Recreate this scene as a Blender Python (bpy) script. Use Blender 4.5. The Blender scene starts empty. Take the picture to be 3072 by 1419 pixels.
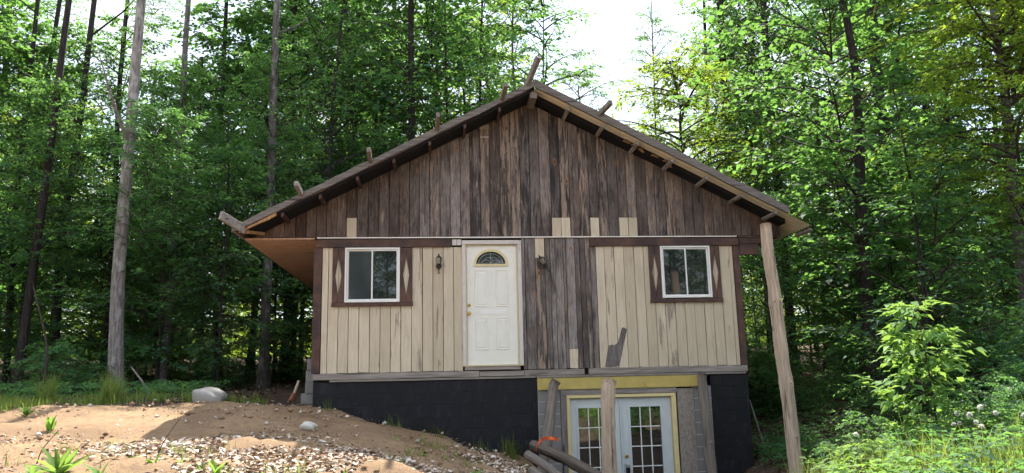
import bpy, math, random
import numpy as np
from mathutils import Matrix, Vector

random.seed(7); rng = np.random.default_rng(11)
scene = bpy.context.scene
COL = scene.collection

# ---------------------------------------------------------------- camera
cam_d = bpy.data.cameras.new('camera'); cam = bpy.data.objects.new('camera', cam_d); COL.objects.link(cam)
YAW, PITCH, ROLL = 0.09868, 0.18595, -0.02259
_f = Vector((math.sin(YAW)*math.cos(PITCH), math.cos(YAW)*math.cos(PITCH), math.sin(PITCH)))
_r = Vector((math.cos(YAW), -math.sin(YAW), 0)); _u = _r.cross(_f)
_r2 = _r*math.cos(ROLL)+_u*math.sin(ROLL); _u2 = -_r*math.sin(ROLL)+_u*math.cos(ROLL)
M = Matrix((( _r2.x, _u2.x, -_f.x, 2.0516), (_r2.y, _u2.y, -_f.y, -13.1074), (_r2.z, _u2.z, -_f.z, 2.2756), (0, 0, 0, 1)))
cam.matrix_world = M
cam_d.sensor_width = 36; cam_d.lens = 26.95; cam_d.clip_end = 2000; cam_d.clip_start = 0.1
scene.camera = cam

# ---------------------------------------------------------------- light
SUN_K = (-0.10, -0.80, -1.0)          # direction the sunlight travels
EL = math.atan2(1.0, math.hypot(SUN_K[0], SUN_K[1])); AZ = math.atan2(-SUN_K[0], -SUN_K[1])
world = bpy.data.worlds.new('World'); scene.world = world; world.use_nodes = True
wn = world.node_tree; wn.nodes.clear()
def wnode(t): return wn.nodes.new(t)
wo = wnode('ShaderNodeOutputWorld'); bg = wnode('ShaderNodeBackground'); sky = wnode('ShaderNodeTexSky')
sky.sky_type = 'NISHITA'; sky.sun_disc = False; sky.sun_elevation = EL; sky.sun_rotation = AZ
sky.altitude = 200; sky.air_density = 1.0; sky.dust_density = .1; sky.ozone_density = 1.0
tc = wnode('ShaderNodeTexCoord'); mp = wnode('ShaderNodeMapping'); mp.inputs['Scale'].default_value = (1.0, 1.0, 2.6)
nz = wnode('ShaderNodeTexNoise'); nz.inputs['Scale'].default_value = 2.3; nz.inputs['Detail'].default_value = 9; nz.inputs['Roughness'].default_value = .62
nz.inputs['Distortion'].default_value = .5
rp = wnode('ShaderNodeValToRGB'); rp.color_ramp.elements[0].position = .38; rp.color_ramp.elements[1].position = .62; rp.color_ramp.elements[0].color = (.62, .62, .62, 1)
mx = wnode('ShaderNodeMix'); mx.data_type = 'RGBA'
mx.inputs[7].default_value = (2.5, 2.6, 2.75, 1)      # thin bright cloud
wn.links.new(tc.outputs['Generated'], mp.inputs['Vector']); wn.links.new(mp.outputs[0], nz.inputs['Vector'])
wn.links.new(nz.outputs['Fac'], rp.inputs[0]); wn.links.new(rp.outputs[0], mx.inputs[0]); wn.links.new(sky.outputs[0], mx.inputs[6])
wn.links.new(mx.outputs[2], bg.inputs['Color']); wn.links.new(bg.outputs[0], wo.inputs[0])
bg.inputs['Strength'].default_value = 0.15
sd = bpy.data.lights.new('sun', 'SUN'); sun = bpy.data.objects.new('sun', sd); COL.objects.link(sun)
sd.energy = 3.7; sd.angle = math.radians(0.53); sd.color = (1.0, .93, .82)
sun.rotation_euler = Vector(SUN_K).to_track_quat('-Z', 'Y').to_euler(); sun.location = (5, 20, 30)
vs = scene.view_settings; vs.view_transform = 'Standard'; vs.look = 'None'; vs.exposure = 1.95; vs.gamma = 1.0
try: vs.use_curve_mapping = False
except Exception: pass
scene.cycles.max_bounces = 5; scene.cycles.diffuse_bounces = 3; scene.cycles.transmission_bounces = 3; scene.cycles.glossy_bounces = 2
scene.cycles.use_adaptive_sampling = True; scene.cycles.adaptive_threshold = 0.04
scene.cycles.use_denoising = True
scene.cycles.sample_clamp_indirect = 8

# ---------------------------------------------------------------- helpers
def link(o, parent=None):
    COL.objects.link(o)
    if parent is not None:
        o.parent = parent
        o.matrix_parent_inverse = Matrix.Translation(-parent.location)
    return o
def tag(o, label=None, cat=None, group=None, kind=None):
    if label: o['label'] = label
    if cat: o['category'] = cat
    if group: o['group'] = group
    if kind: o['kind'] = kind
    return o
def empty(name, loc, label, cat, group=None):
    o = bpy.data.objects.new(name, None); o.location = loc; o.empty_display_size = .2; COL.objects.link(o)
    return tag(o, label, cat, group)
def mesh_obj(name, verts, faces, mat, parent=None, smooth=False):
    m = bpy.data.meshes.new(name); m.from_pydata([tuple(v) for v in verts], [], [tuple(f) for f in faces]); m.update()
    if mat: m.materials.append(mat)
    if smooth: m.shade_smooth()
    return link(bpy.data.objects.new(name, m), parent)
class MB:
    """collects boxes, prisms and tubes that make one piece"""
    def __init__(s): s.v = []; s.f = []
    def add(s, v, f):
        n = len(s.v); s.v += [tuple(map(float, a)) for a in v]; s.f += [tuple(int(i)+n for i in q) for q in f]; return s
    def box(s, x0, x1, y0, y1, z0, z1):
        return s.add([(x0,y0,z0),(x1,y0,z0),(x1,y1,z0),(x0,y1,z0),(x0,y0,z1),(x1,y0,z1),(x1,y1,z1),(x0,y1,z1)],
                     [(0,1,5,4),(1,2,6,5),(2,3,7,6),(3,0,4,7),(4,5,6,7),(3,2,1,0)])
    def prism(s, poly, y0, y1):          # poly in xz, extruded along y (y0 front)
        n = len(poly)
        v = [(x,y0,z) for x,z in poly]+[(x,y1,z) for x,z in poly]
        f = [tuple(range(n)), tuple(range(2*n-1, n-1, -1))]+[(i, i+n, (i+1)%n+n, (i+1)%n) for i in range(n)]
        return s.add(v, f)
    def tube(s, pts, rad, sides=10, cap=True, jit=0.0, seed=0):
        v, f = tube_arrays(pts, rad, sides, jit, seed)
        if cap:
            f = list(map(tuple, f)); k = len(pts)-1
            f.append(tuple(range(sides-1, -1, -1))); f.append(tuple(k*sides+i for i in range(sides)))
        return s.add(v, f)
    def bar(s, a, b, w, h, up=(0,0,1)):
        a = Vector(a); b = Vector(b); d = (b-a).normalized(); u = Vector(up); r = d.cross(u).normalized(); u = r.cross(d).normalized()
        v = []
        for q in (a, b):
            for sx, sz in ((-1,-1),(1,-1),(1,1),(-1,1)): v.append(q+r*(sx*w/2)+u*(sz*h/2))
        return s.add(v, [(0,1,2,3),(7,6,5,4),(0,4,5,1),(1,5,6,2),(2,6,7,3),(3,7,4,0)])
    def build(s, name, mat, parent=None, smooth=False, bevel=0):
        o = mesh_obj(name, s.v, s.f, mat, parent, smooth)
        if bevel:
            md = o.modifiers.new('bevel', 'BEVEL'); md.width = bevel; md.segments = 1; md.limit_method = 'ANGLE'
        return o
def tube_arrays(pts, rad, sides, jit=0.0, seed=0):
    P = np.asarray(pts, float); n = len(P); rad = np.broadcast_to(np.asarray(rad, float), (n,))
    T = np.gradient(P, axis=0); T /= np.linalg.norm(T, axis=1, keepdims=True)+1e-9
    ref = np.array([1.0, .13, .07]) if abs(T[:,0]).mean() < .8 else np.array([.1, 1.0, .05])
    U = np.cross(T, ref); U /= np.linalg.norm(U, axis=1, keepdims=True)+1e-9; V = np.cross(T, U)
    a = np.arange(sides)*2*np.pi/sides
    R = rad[:,None]*np.ones((n, sides))
    if jit:
        g = np.random.default_rng(seed); R = R*(1+jit*g.normal(size=(1,sides))*.8+jit*g.normal(size=(n,sides))*.5)
    v = P[:,None,:]+R[:,:,None]*(np.cos(a)[None,:,None]*U[:,None,:]+np.sin(a)[None,:,None]*V[:,None,:])
    i = np.arange(n-1)[:,None]; j = np.arange(sides)[None,:]; j2 = (j+1) % sides
    f = np.stack([i*sides+j, (i+1)*sides+j, (i+1)*sides+j2, i*sides+j2], -1).reshape(-1, 4)
    return v.reshape(-1, 3), f
def spline(pts, n):
    P = np.asarray(pts, float); s = np.r_[0, np.cumsum(np.linalg.norm(np.diff(P, axis=0), axis=1))]; t = np.linspace(0, s[-1], n)
    out = np.stack([np.interp(t, s, P[:,k]) for k in range(3)], -1)
    for _ in range(2): out[1:-1] = .25*out[:-2]+.5*out[1:-1]+.25*out[2:]
    return out
def quick_mesh(name, V, Q, tint=None, mat=None, smooth=False):
    """fast mesh of quads from numpy arrays, with an optional per-vertex float attribute"""
    m = bpy.data.meshes.new(name); V = np.asarray(V, np.float32); Q = np.asarray(Q, np.int32)
    m.vertices.add(len(V)); m.vertices.foreach_set('co', V.ravel())
    m.loops.add(Q.size); m.loops.foreach_set('vertex_index', Q.ravel())
    m.polygons.add(len(Q)); m.polygons.foreach_set('loop_start', np.arange(0, Q.size, Q.shape[1], dtype=np.int32))
    if tint is not None:
        a = m.attributes.new('tint', 'FLOAT', 'POINT'); a.data.foreach_set('value', np.asarray(tint, np.float32).ravel())
    if mat: m.materials.append(mat)
    m.update(calc_edges=True); m.validate()
    if smooth: m.shade_smooth()
    return m

# ---------------------------------------------------------------- materials
class NT:
    def __init__(s, name):
        s.m = bpy.data.materials.new(name); s.m.use_nodes = True; s.t = s.m.node_tree; s.t.nodes.clear()
        s.out = s.n('ShaderNodeOutputMaterial')
    def n(s, t, **kw):
        nd = s.t.nodes.new(t)
        for k, v in kw.items(): setattr(nd, k, v)
        return nd
    def l(s, a, b): s.t.links.new(a, b)
    def set(s, sock, v):
        if hasattr(v, 'node'): s.l(v, sock)
        elif isinstance(v, (tuple, list)) and len(v) == 3 and sock.type == 'RGBA': sock.default_value = (*v, 1)
        else: sock.default_value = v
    def coords(s, scale=(1,1,1), rand=True):
        tcn = s.n('ShaderNodeTexCoord'); v = tcn.outputs['Object']
        if rand:
            oi = s.n('ShaderNodeObjectInfo'); mu = s.n('ShaderNodeVectorMath', operation='MULTIPLY_ADD')
            cb = s.n('ShaderNodeCombineXYZ'); s.l(oi.outputs['Random'], cb.inputs[0]); s.l(oi.outputs['Random'], cb.inputs[2])
            s.l(cb.outputs[0], mu.inputs[0]); mu.inputs[1].default_value = (37.3, 0, 91.7); s.l(v, mu.inputs[2]); v = mu.outputs[0]
        mpn = s.n('ShaderNodeMapping'); mpn.inputs['Scale'].default_value = scale; s.l(v, mpn.inputs['Vector']); return mpn.outputs[0]
    def noise(s, vec, scale, detail=5, rough=.55, dist=0.0):
        nd = s.n('ShaderNodeTexNoise'); s.set(nd.inputs['Vector'], vec); nd.inputs['Scale'].default_value = scale
        nd.inputs['Detail'].default_value = detail; nd.inputs['Roughness'].default_value = rough; nd.inputs['Distortion'].default_value = dist
        return nd.outputs['Fac']
    def math(s, op, a, b=0.0, c=0.0, clamp=False):
        nd = s.n('ShaderNodeMath', operation=op); nd.use_clamp = clamp
        for k, v in enumerate((a, b, c)):
            if k < len(nd.inputs): s.set(nd.inputs[k], v)
        return nd.outputs[0]
    def ramp(s, fac, lo, hi, a=0.0, b=1.0):
        nd = s.n('ShaderNodeMapRange', interpolation_type='SMOOTHSTEP'); s.set(nd.inputs[0], fac)
        s.set(nd.inputs[1], lo); s.set(nd.inputs[2], hi); s.set(nd.inputs[3], a); s.set(nd.inputs[4], b); return nd.outputs[0]
    def mix(s, fac, a, b, mode='MIX'):
        nd = s.n('ShaderNodeMix', data_type='RGBA', blend_type=mode); s.set(nd.inputs[0], fac); s.set(nd.inputs[6], a); s.set(nd.inputs[7], b); return nd.outputs[2]
    def objcol(s):
        oi = s.n('ShaderNodeObjectInfo'); sp = s.n('ShaderNodeSeparateColor'); s.l(oi.outputs['Color'], sp.inputs[0]); return sp.outputs
    def attr(s, name='tint'):
        a = s.n('ShaderNodeAttribute'); a.attribute_name = name; return a.outputs['Fac']
    def bsdf(s, col, rough=.7, spec=.3, bump=None, bstr=.3, bdist=.01, metal=0.0):
        b = s.n('ShaderNodeBsdfPrincipled'); s.set(b.inputs['Base Color'], col); s.set(b.inputs['Roughness'], rough)
        b.inputs['Specular IOR Level'].default_value = spec; b.inputs['Metallic'].default_value = metal
        if bump is not None:
            bn = s.n('ShaderNodeBump'); bn.inputs['Strength'].default_value = bstr; bn.inputs['Distance'].default_value = bdist
            s.l(bump, bn.inputs['Height']); s.l(bn.outputs[0], b.inputs['Normal'])
        return b.outputs[0]
    def done(s, shader): s.l(shader, s.out.inputs['Surface']); return s.m

def knots(w, vec_scale=(6.0, 6.0, 2.4), r=.105, keep=.6):
    vo = w.n('ShaderNodeTexVoronoi', feature='F1'); w.l(w.coords(vec_scale), vo.inputs['Vector']); vo.inputs['Scale'].default_value = 1.0
    sp = w.n('ShaderNodeSeparateColor'); w.l(vo.outputs['Color'], sp.inputs[0])
    on = w.math('GREATER_THAN', sp.outputs[0], keep)
    core = w.math('MULTIPLY', w.ramp(vo.outputs['Distance'], r, r*.55), on)
    ring = w.math('MULTIPLY', w.ramp(vo.outputs['Distance'], r*2.3, r), on)
    return core, ring
def mat_weathered(name):
    """bare weathered board; object colour: R brown stain left, G black weathering, B pale bare strips"""
    w = NT(name); oc = w.objcol()
    gv = w.coords((1, 1, .035)); grain = w.noise(gv, 70, 6, .62)
    st = w.noise(w.coords((1, 1, .09)), 19, 6, .62, .4); bl = w.noise(w.coords((1, 1, .35)), 3.2, 4, .6)
    pa = w.noise(w.coords((1, 1, .085), True), 21, 7, .62, .6); mo = w.noise(w.coords((1, 1, .16)), 44, 6, .7, .5); oi = w.n('ShaderNodeObjectInfo')
    core, ring = knots(w)
    base = w.mix(oc[0], (.18, .16, .155), (.108, .072, .057))
    base = w.mix(w.ramp(bl, .4, .65), base, w.mix(oc[0], (.10, .085, .08), (.075, .047, .037)))
    base = w.mix(1.0, base, w.ramp(grain, .25, .78, .62, 1.35), 'MULTIPLY'); base = w.mix(1.0, base, w.ramp(mo, .3, .7, .68, 1.38), 'MULTIPLY'); base = w.mix(1.0, base, w.math('MULTIPLY_ADD', oi.outputs['Random'], .85, .68), 'MULTIPLY')
    sx = w.n('ShaderNodeSeparateXYZ'); tq = w.n('ShaderNodeTexCoord'); w.l(tq.outputs['Object'], sx.inputs[0]); foot = w.ramp(sx.outputs[2], 5.35, 4.75, 0, .10); foot = w.math('MULTIPLY', foot, w.math('GREATER_THAN', sx.outputs[2], 4.74))
    th = w.math('SUBTRACT', w.math('MULTIPLY_ADD', oc[1], -.36, .76), w.math('MULTIPLY', foot, oc[1]))
    dk = w.ramp(st, th, w.math('ADD', th, .10))
    dk = w.math('MULTIPLY', dk, w.ramp(bl, .25, .55, .35, 1.0))
    base = w.mix(w.math('MULTIPLY', dk, .74), base, (.020, .019, .024))
    tp = w.math('MULTIPLY_ADD', oc[2], -.36, .76)
    pl = w.math('MULTIPLY', w.ramp(pa, tp, w.math('ADD', tp, .05)), w.ramp(mo, .3, .55, .25, 1.0))
    base = w.mix(w.math('MULTIPLY', pl, .85), base, w.mix(grain, (.20, .14, .105), (.44, .34, .27)))
    base = w.mix(w.math('MULTIPLY', ring, .55), base, (.34, .16, .075)); base = w.mix(w.math('MULTIPLY', core, .85), base, (.05, .022, .014))
    h = w.math('ADD', grain, w.math('MULTIPLY', st, .5))
    return w.done(w.bsdf(base, .85, .2, h, .5, .006))
def mat_cream(name):
    """cream painted board; object colour G = wear"""
    w = NT(name); oc = w.objcol()
    grain = w.noise(w.coords((1, 1, .05)), 60, 5, .6); st = w.noise(w.coords((1, 1, .12)), 12, 5, .6); bl = w.noise(w.coords((1, 1, .5)), 2.6, 4, .6)
    core, ring = knots(w, (5.7, 6, 1.6), .10, .62)
    oi = w.n('ShaderNodeObjectInfo')
    base = w.mix(oi.outputs['Random'], (.50, .42, .315), (.65, .56, .435))
    base = w.mix(w.ramp(bl, .42, .72, 0, .55), base, (.45, .37, .275))
    base = w.mix(1.0, base, w.ramp(grain, .2, .8, .84, 1.10), 'MULTIPLY')
    th = w.math('MULTIPLY_ADD', oc[1], -.28, .69)
    wr = w.math('MULTIPLY', w.ramp(st, th, w.math('ADD', th, .07)), w.ramp(grain, .3, .6, .3, 1.0))
    base = w.mix(wr, base, (.235, .19, .155))
    base = w.mix(w.math('MULTIPLY', ring, .38), base, (.36, .28, .19)); base = w.mix(w.math('MULTIPLY', core, .5), base, (.33, .25, .17))
    return w.done(w.bsdf(base, .65, .3, w.math('ADD', grain, w.math('MULTIPLY', ring, 1.5)), .35, .006))
def mat_brown(name, a=(.098, .052, .039), b=(.055, .033, .031)):
    w = NT(name); g = w.noise(w.coords((.12, 1, .12)), 45, 5, .6); bl = w.noise(w.coords((1, 1, 1)), 2.5, 4, .6)
    c = w.mix(w.ramp(bl, .35, .65), a, b); c = w.mix(1.0, c, w.ramp(g, .25, .75, .7, 1.35), 'MULTIPLY')
    core, ring = knots(w, (4, 4, 4), .09, .6); c = w.mix(w.math('MULTIPLY', core, .7), c, (.015, .008, .006))
    return w.done(w.bsdf(c, .6, .3, g, .3, .004))
def mat_log(name, a, b, crack=(.05, .036, .028), along='z'):
    sc = (lambda k: (1, 1, k)) if along == 'z' else (lambda k: (k, 1, 1))
    w = NT(name); g = w.noise(w.coords(sc(.06)), 34, 6, .65); bl = w.noise(w.coords(sc(.3)), 3, 5, .6)
    ck = w.noise(w.coords(sc(.05)), 16, 4, .5, .3)
    c = w.mix(bl, a, b); c = w.mix(1.0, c, w.ramp(g, .25, .75, .62, 1.3), 'MULTIPLY')
    c = w.mix(w.math('MULTIPLY', w.ramp(ck, .62, .68), .8), c, crack)
    core, ring = knots(w, (5, 5, 2.2), .10, .55); c = w.mix(w.math('MULTIPLY', core, .8), c, crack)
    return w.done(w.bsdf(c, .85, .2, w.math('ADD', g, w.math('MULTIPLY', ck, -.8)), .7, .012))
def mat_paint(name, col, rough=.5, var=.08, spec=.4, dirt=None):
    w = NT(name); bl = w.noise(w.coords((1, 1, 1)), 5, 5, .6); f = w.noise(w.coords((1, 1, 1)), 90, 3, .5)
    c = w.mix(w.ramp(bl, .3, .7), col, tuple(k*(1-var) for k in col))
    if dirt: c = w.mix(w.ramp(w.noise(w.coords((1, 1, .35)), 9, 6, .65), .56, .74, 0, .7), c, dirt)
    return w.done(w.bsdf(c, rough, spec, f, .08, .002))
def mat_block(name, col, chip=None):
    w = NT(name); f = w.noise(w.coords(), 130, 4, .6); bl = w.noise(w.coords(), 3, 5, .6); mdm = w.noise(w.coords(), 24, 5, .65)
    c = w.mix(bl, col, tuple(k*.7 for k in col)); c = w.mix(1.0, c, w.ramp(f, .2, .8, .8, 1.2), 'MULTIPLY')
    if chip:
        c = w.mix(w.ramp(w.noise(w.coords(), 30, 6, .75), .66, .675), c, chip)
        c = w.mix(w.ramp(w.noise(w.coords((1, 1, .3)), 7, 6, .7), .48, .78, 0, .6), c, (.045, .045, .058))
    return w.done(w.bsdf(c, .8 if not chip else .62, .3, w.math('ADD', f, mdm), .5, .006))
def mat_leaf(name, dark, light, trans, tw=.5, rough=.65, spec=.14):
    w = NT(name); t = w.attr(); oi = w.n('ShaderNodeObjectInfo')
    c = w.mix(t, dark, light); k = w.ramp(oi.outputs['Random'], 0, 1, .62, 1.38)
    c = w.mix(1.0, c, k, 'MULTIPLY'); tr = w.mix(t, tuple(a*.8 for a in trans), tuple(a*1.15 for a in trans))
    b = w.bsdf(c, rough, spec); tl = w.n('ShaderNodeBsdfTranslucent'); w.set(tl.inputs[0], tr)
    ms = w.n('ShaderNodeMixShader'); ms.inputs[0].default_value = tw; w.l(b, ms.inputs[1]); w.l(tl.outputs[0], ms.inputs[2])
    return w.done(ms.outputs[0])
def mat_bark(name, a, b, lichen=None):
    w = NT(name); g = w.noise(w.coords((1, 1, .16)), 26, 6, .65); bl = w.noise(w.coords((1, 1, .5)), 2.2, 4, .6)
    c = w.mix(bl, a, b); c = w.mix(1.0, c, w.ramp(g, .3, .7, .5, 1.35), 'MULTIPLY')
    if lichen: c = w.mix(w.ramp(w.noise(w.coords((1, 1, .6)), 6, 5, .6), .5, .68, 0, .75), c, lichen)
    return w.done(w.bsdf(c, .9, .15, g, .8, .02))
def mat_glass(name, col=(.012, .014, .016), refl=.10, rough=.02):
    w = NT(name); b = w.bsdf(col, .5, .1); g = w.n('ShaderNodeBsdfGlossy'); g.inputs['Roughness'].default_value = rough
    g.inputs['Color'].default_value = (.95, 1, 1, 1)
    nb = w.noise(w.coords((1, 1, 1)), 2.0, 2, .5); bn = w.n('ShaderNodeBump'); bn.inputs['Strength'].default_value = .02; bn.inputs['Distance'].default_value = .01
    w.l(nb, bn.inputs['Height']); w.l(bn.outputs[0], g.inputs['Normal'])
    ms = w.n('ShaderNodeMixShader'); ms.inputs[0].default_value = refl; w.l(b, ms.inputs[1]); w.l(g.outputs[0], ms.inputs[2]); return w.done(ms.outputs[0])

M_WEA = mat_weathered('weathered_board'); M_CREAM = mat_cream('cream_painted_board'); M_BROWN = mat_brown('brown_stained_wood')
M_GREYWOOD = mat_log('grey_barn_wood', (.19, .17, .16), (.35, .31, .28), (.035, .03, .03), 'x')
M_GREYB = mat_log('grey_barge_wood', (.12, .11, .105), (.22, .195, .18), (.03, .026, .026), 'x')
M_GREYV = mat_log('grey_upright_wood', (.17, .155, .15), (.29, .255, .235), (.035, .03, .03))
M_POST = mat_log('stripped_log_wood', (.50, .395, .305), (.38, .30, .235)); M_POSTG = mat_log('grey_log_wood', (.24, .205, .18), (.165, .14, .125))
M_ROT = mat_log('rotten_log_wood', (.085, .068, .058), (.20, .165, .14), (.010, .008, .008))
M_DOOR = mat_paint('white_door_paint', (.78, .765, .71), .45, .06, .4, (.66, .63, .57)); M_WINW = mat_paint('white_vinyl', (.78, .78, .77), .4, .04)
M_FDOOR = mat_paint('pale_blue_white_paint', (.56, .60, .62), .4, .06)
M_CASING = mat_paint('peeling_white_paint', (.62, .575, .55), .7, .1, .2, (.27, .225, .20)); M_YELLOW = mat_paint('yellow_painted_steel', (.50, .39, .12), .5, .15, .4, (.33, .24, .07))
M_BUTTER = mat_paint('butter_yellow_paint', (.68, .56, .29), .6, .1, .3, (.50, .38, .18)); M_IVORY = mat_paint('ivory_trim', (.68, .58, .34), .5, .05)
M_TAR = mat_block('black_tar_coated_block', (.0075, .0075, .0125), (.34, .34, .35)); M_CMU = mat_block('grey_concrete_block', (.275, .265, .26))
M_MORT = mat_block('pale_mortar', (.60, .585, .57)); M_TARJ = mat_block('black_joint', (.045, .045, .054))
M_BLACK = mat_paint('black_roof_felt', (.018, .018, .022), .75, .2, .2); M_ROOFTOP = mat_paint('brown_roofing', (.10, .085, .075), .7)
M_METAL = mat_paint('cream_metal_sheet', (.72, .64, .49), .45, .08, .4, (.52, .43, .31)); M_STRIP = mat_paint('white_metal_strip', (.80, .76, .70), .45, .1)
M_BRASS = NT('brass'); M_BRASS = M_BRASS.done(M_BRASS.bsdf((.62, .42, .13), .28, .5, metal=1.0))
M_IRON = mat_paint('dark_bronze', (.035, .027, .022), .5, .2, .5); M_LANTGLASS = mat_glass('lantern_glass', (.34, .30, .25), .15, .1)
M_GLASS = mat_glass('window_glass', (.010, .012, .013), .065); M_DGLASS = mat_glass('door_glass', (.010, .010, .009), .30); M_SCREEN = mat_glass('insect_screen', (.020, .023, .027), .055, .06)
M_LEAD = mat_paint('lead_came', (.45, .46, .46), .4); M_SILVER = mat_paint('steel', (.4, .4, .4), .3); M_ORANGE = mat_paint('orange_tape', (.78, .13, .03), .5)
def mat_osb(name, a, b, sx, sz):
    w = NT(name); n1 = w.noise(w.coords((sx, sz, sz), False), 26, 6, .7, 1.2); n2 = w.noise(w.coords((sx, sz*.8, sz), False), 9, 5, .65, .6)
    c = w.mix(w.ramp(n1, .35, .65), a, b); c = w.mix(w.ramp(n2, .55, .72, 0, .6), c, tuple(k*.35 for k in b)); return w.done(w.bsdf(c, .8, .2, n1, .3, .003))
M_SOFFIT = mat_osb('plywood_soffit', (.78, .54, .40), (.50, .31, .22), .25, 1); M_OSB = mat_osb('grey_chip_board', (.36, .31, .275), (.20, .17, .15), 1.2, .5)
M_FRESH = mat_log('fresh_orange_wood', (.46, .27, .13), (.34, .19, .09), (.15, .08, .04))

# ---------------------------------------------------------------- ground
GP=np.array([
(0,0,1.92),(.4,0,1.86),(.83,0,1.65),(1.2,0,1.63),(1.7,0,1.51),(2.2,0,1.42),(2.63,0,1.22),(3.07,0,1.14),(3.4,0,1.08),(3.75,0,.86),(4.1,0,.25),(4.6,0,-.05),(5.4,0,-.05),(6.2,0,-.02),(6.8,0,.3),(7.4,0,.75),(8.5,0,1.15),(10,0,1.5),(14,0,1.9),(20,0,2.2),
(-1,0,2.0),(-3,0,2.04),(-6,0,2.06),(-12,0,2.1),(-20,0,2.2),
(-1,-1,2.0),(-2,-1,2.03),(-3.5,-1,2.04),(-6,-1.5,2.0),(0,-1,1.9),
(-1.9,-2.2,1.84),(-1.6,-3.3,1.66),(0,-3.9,1.62),(1.25,-4.5,1.5),(1.7,-5,1.38),(0,-2,1.8),(1.2,-2,1.58),(2.3,-1.5,1.24),(2.6,-3,1.12),(3.3,-1.5,.95),(3.6,-2.6,.78),
(-3.2,-3.2,1.76),(-5,-3,1.86),(-3,-6,1.6),(-1,-7,1.5),(.5,-7,1.3),(2.2,-7.5,.95),(-4.5,-7,1.6),(-8,-5,1.8),(-2.5,-10,1.3),(-8,-10,1.6),(-14,-6,1.9),
(2.05,-13,.7),(2.3,-10,.75),(3.6,-6.5,.65),(4.6,-4.2,.4),(5,-2,.08),(6,-1.5,.1),(4.2,-1.2,.3),
(7,-1,.6),(7.1,-2.6,.82),(6.2,-3.4,.7),(8.6,-2.2,1.1),(9.6,-3,1.4),(10.5,-5,1.6),(8.2,-4.2,1.38),(7.2,-5.4,1.55),(6.1,-6.2,1.35),(5.2,-7,1.15),(5.2,-8.7,1.45),(4.2,-8.6,1.12),(4.1,-11,1.0),(6.5,-9,1.65),(9,-8,1.75),(8,-12,1.5),(14,-6,1.9),(14,-12,1.9),(20,-8,2.2),
(0,4,2.1),(4,4,2.1),(8,4,1.7),(12,5,1.95),(-4,4,2.12),(-9,4,2.2),(0,9,2.25),(8,9,2.1),(16,9,2.2),(-9,9,2.35),(-20,9,2.6),(22,9,2.6),
(0,18,2.7),(10,18,2.6),(-12,18,2.9),(20,18,2.9),(0,30,3.4),(-20,30,3.6),(24,30,3.6),(0,50,4.6),(-35,45,4.8),(38,45,4.8),(-30,0,2.4),(32,0,2.6),(-30,-15,2.2),(30,-15,2.3),(2,-25,.9),(-20,-25,1.6),(22,-25,1.8),(0,75,5),(-60,60,5),(60,60,5),(-60,0,3),(60,0,3),(0,-60,1.2),(-50,-50,2),(50,-50,2)],float)
def _phi(r): return np.where(r<1e-9,0.0,r)   # linear biharmonic-like kernel: no overshoot
_D=np.hypot(GP[:,None,0]-GP[None,:,0],GP[:,None,1]-GP[None,:,1])
_n=len(GP); _A=np.zeros((_n+1,_n+1)); _A[:_n,:_n]=_phi(_D)-0.04*np.eye(_n); _A[:_n,_n]=1; _A[_n,:_n]=1
_W=np.linalg.solve(_A,np.append(GP[:,2],0.0))
def ground_z(x,y):
    x=np.atleast_1d(np.asarray(x,float)); y=np.atleast_1d(np.asarray(y,float)); sh=x.shape
    x=x.ravel(); y=y.ravel(); out=np.empty(len(x))
    for i in range(0,len(x),20000):
        d=np.sqrt((x[i:i+20000,None]-GP[None,:,0])**2+(y[i:i+20000,None]-GP[None,:,1])**2+.01)
        out[i:i+20000]=d@_W[:_n]+_W[_n]
    f=np.clip((60-np.hypot(x,y-5))/30,0,1)
    out=np.clip(out,-.1,5.2)
    out+=(.035*np.sin(x*1.9+1.3*np.sin(y*1.1))*np.sin(y*1.7+.7)+.015*np.sin(x*5.1+y*2.3)*np.sin(y*4.7-x))*f
    return out.reshape(sh)

def axis_grid(lo, a, b, hi, step, grow=1.22):
    c = list(np.arange(a, b+1e-6, step)); s = step
    while c[-1] < hi: s *= grow; c.append(c[-1]+s)
    s = step; left = []
    x = a
    while x > lo: s *= grow; x -= s; left.append(x)
    return np.array(left[::-1]+c)
gx = axis_grid(-220, -8, 13, 220, .11); gy = axis_grid(-120, -9.5, 6, 260, .11)
GX, GY = np.meshgrid(gx, gy); GZ = ground_z(GX, GY)
nxg, nyg = len(gx), len(gy)
near = np.exp(-np.clip(np.hypot(GX-1, GY+2)-9, 0, 99)/4)
_n8 = rng.normal(size=(nyg//5+2, nxg//5+2)); _c = np.kron(_n8, np.ones((5, 5)))[:nyg, :nxg]
for _k in range(3): _c = (_c+np.roll(_c, 1, 0)+np.roll(_c, -1, 0)+np.roll(_c, 1, 1)+np.roll(_c, -1, 1))/5
GZ += near*(rng.normal(size=GZ.shape)*.009+_c*.034)
V = np.stack([GX, GY, GZ], -1).reshape(-1, 3)
ii, jj = np.meshgrid(np.arange(nyg-1), np.arange(nxg-1), indexing='ij'); k0 = (ii*nxg+jj).ravel()
Q = np.stack([k0, k0+1, k0+1+nxg, k0+nxg], -1)
def smooth01(x): x = np.clip(x, 0, 1); return x*x*(3-2*x)
def wob(x, y): return np.sin(x*1.3+.4)*.35+np.sin(x*3.7+y*1.9)*.18+np.sin(y*2.9+x*.7)*.15
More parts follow.
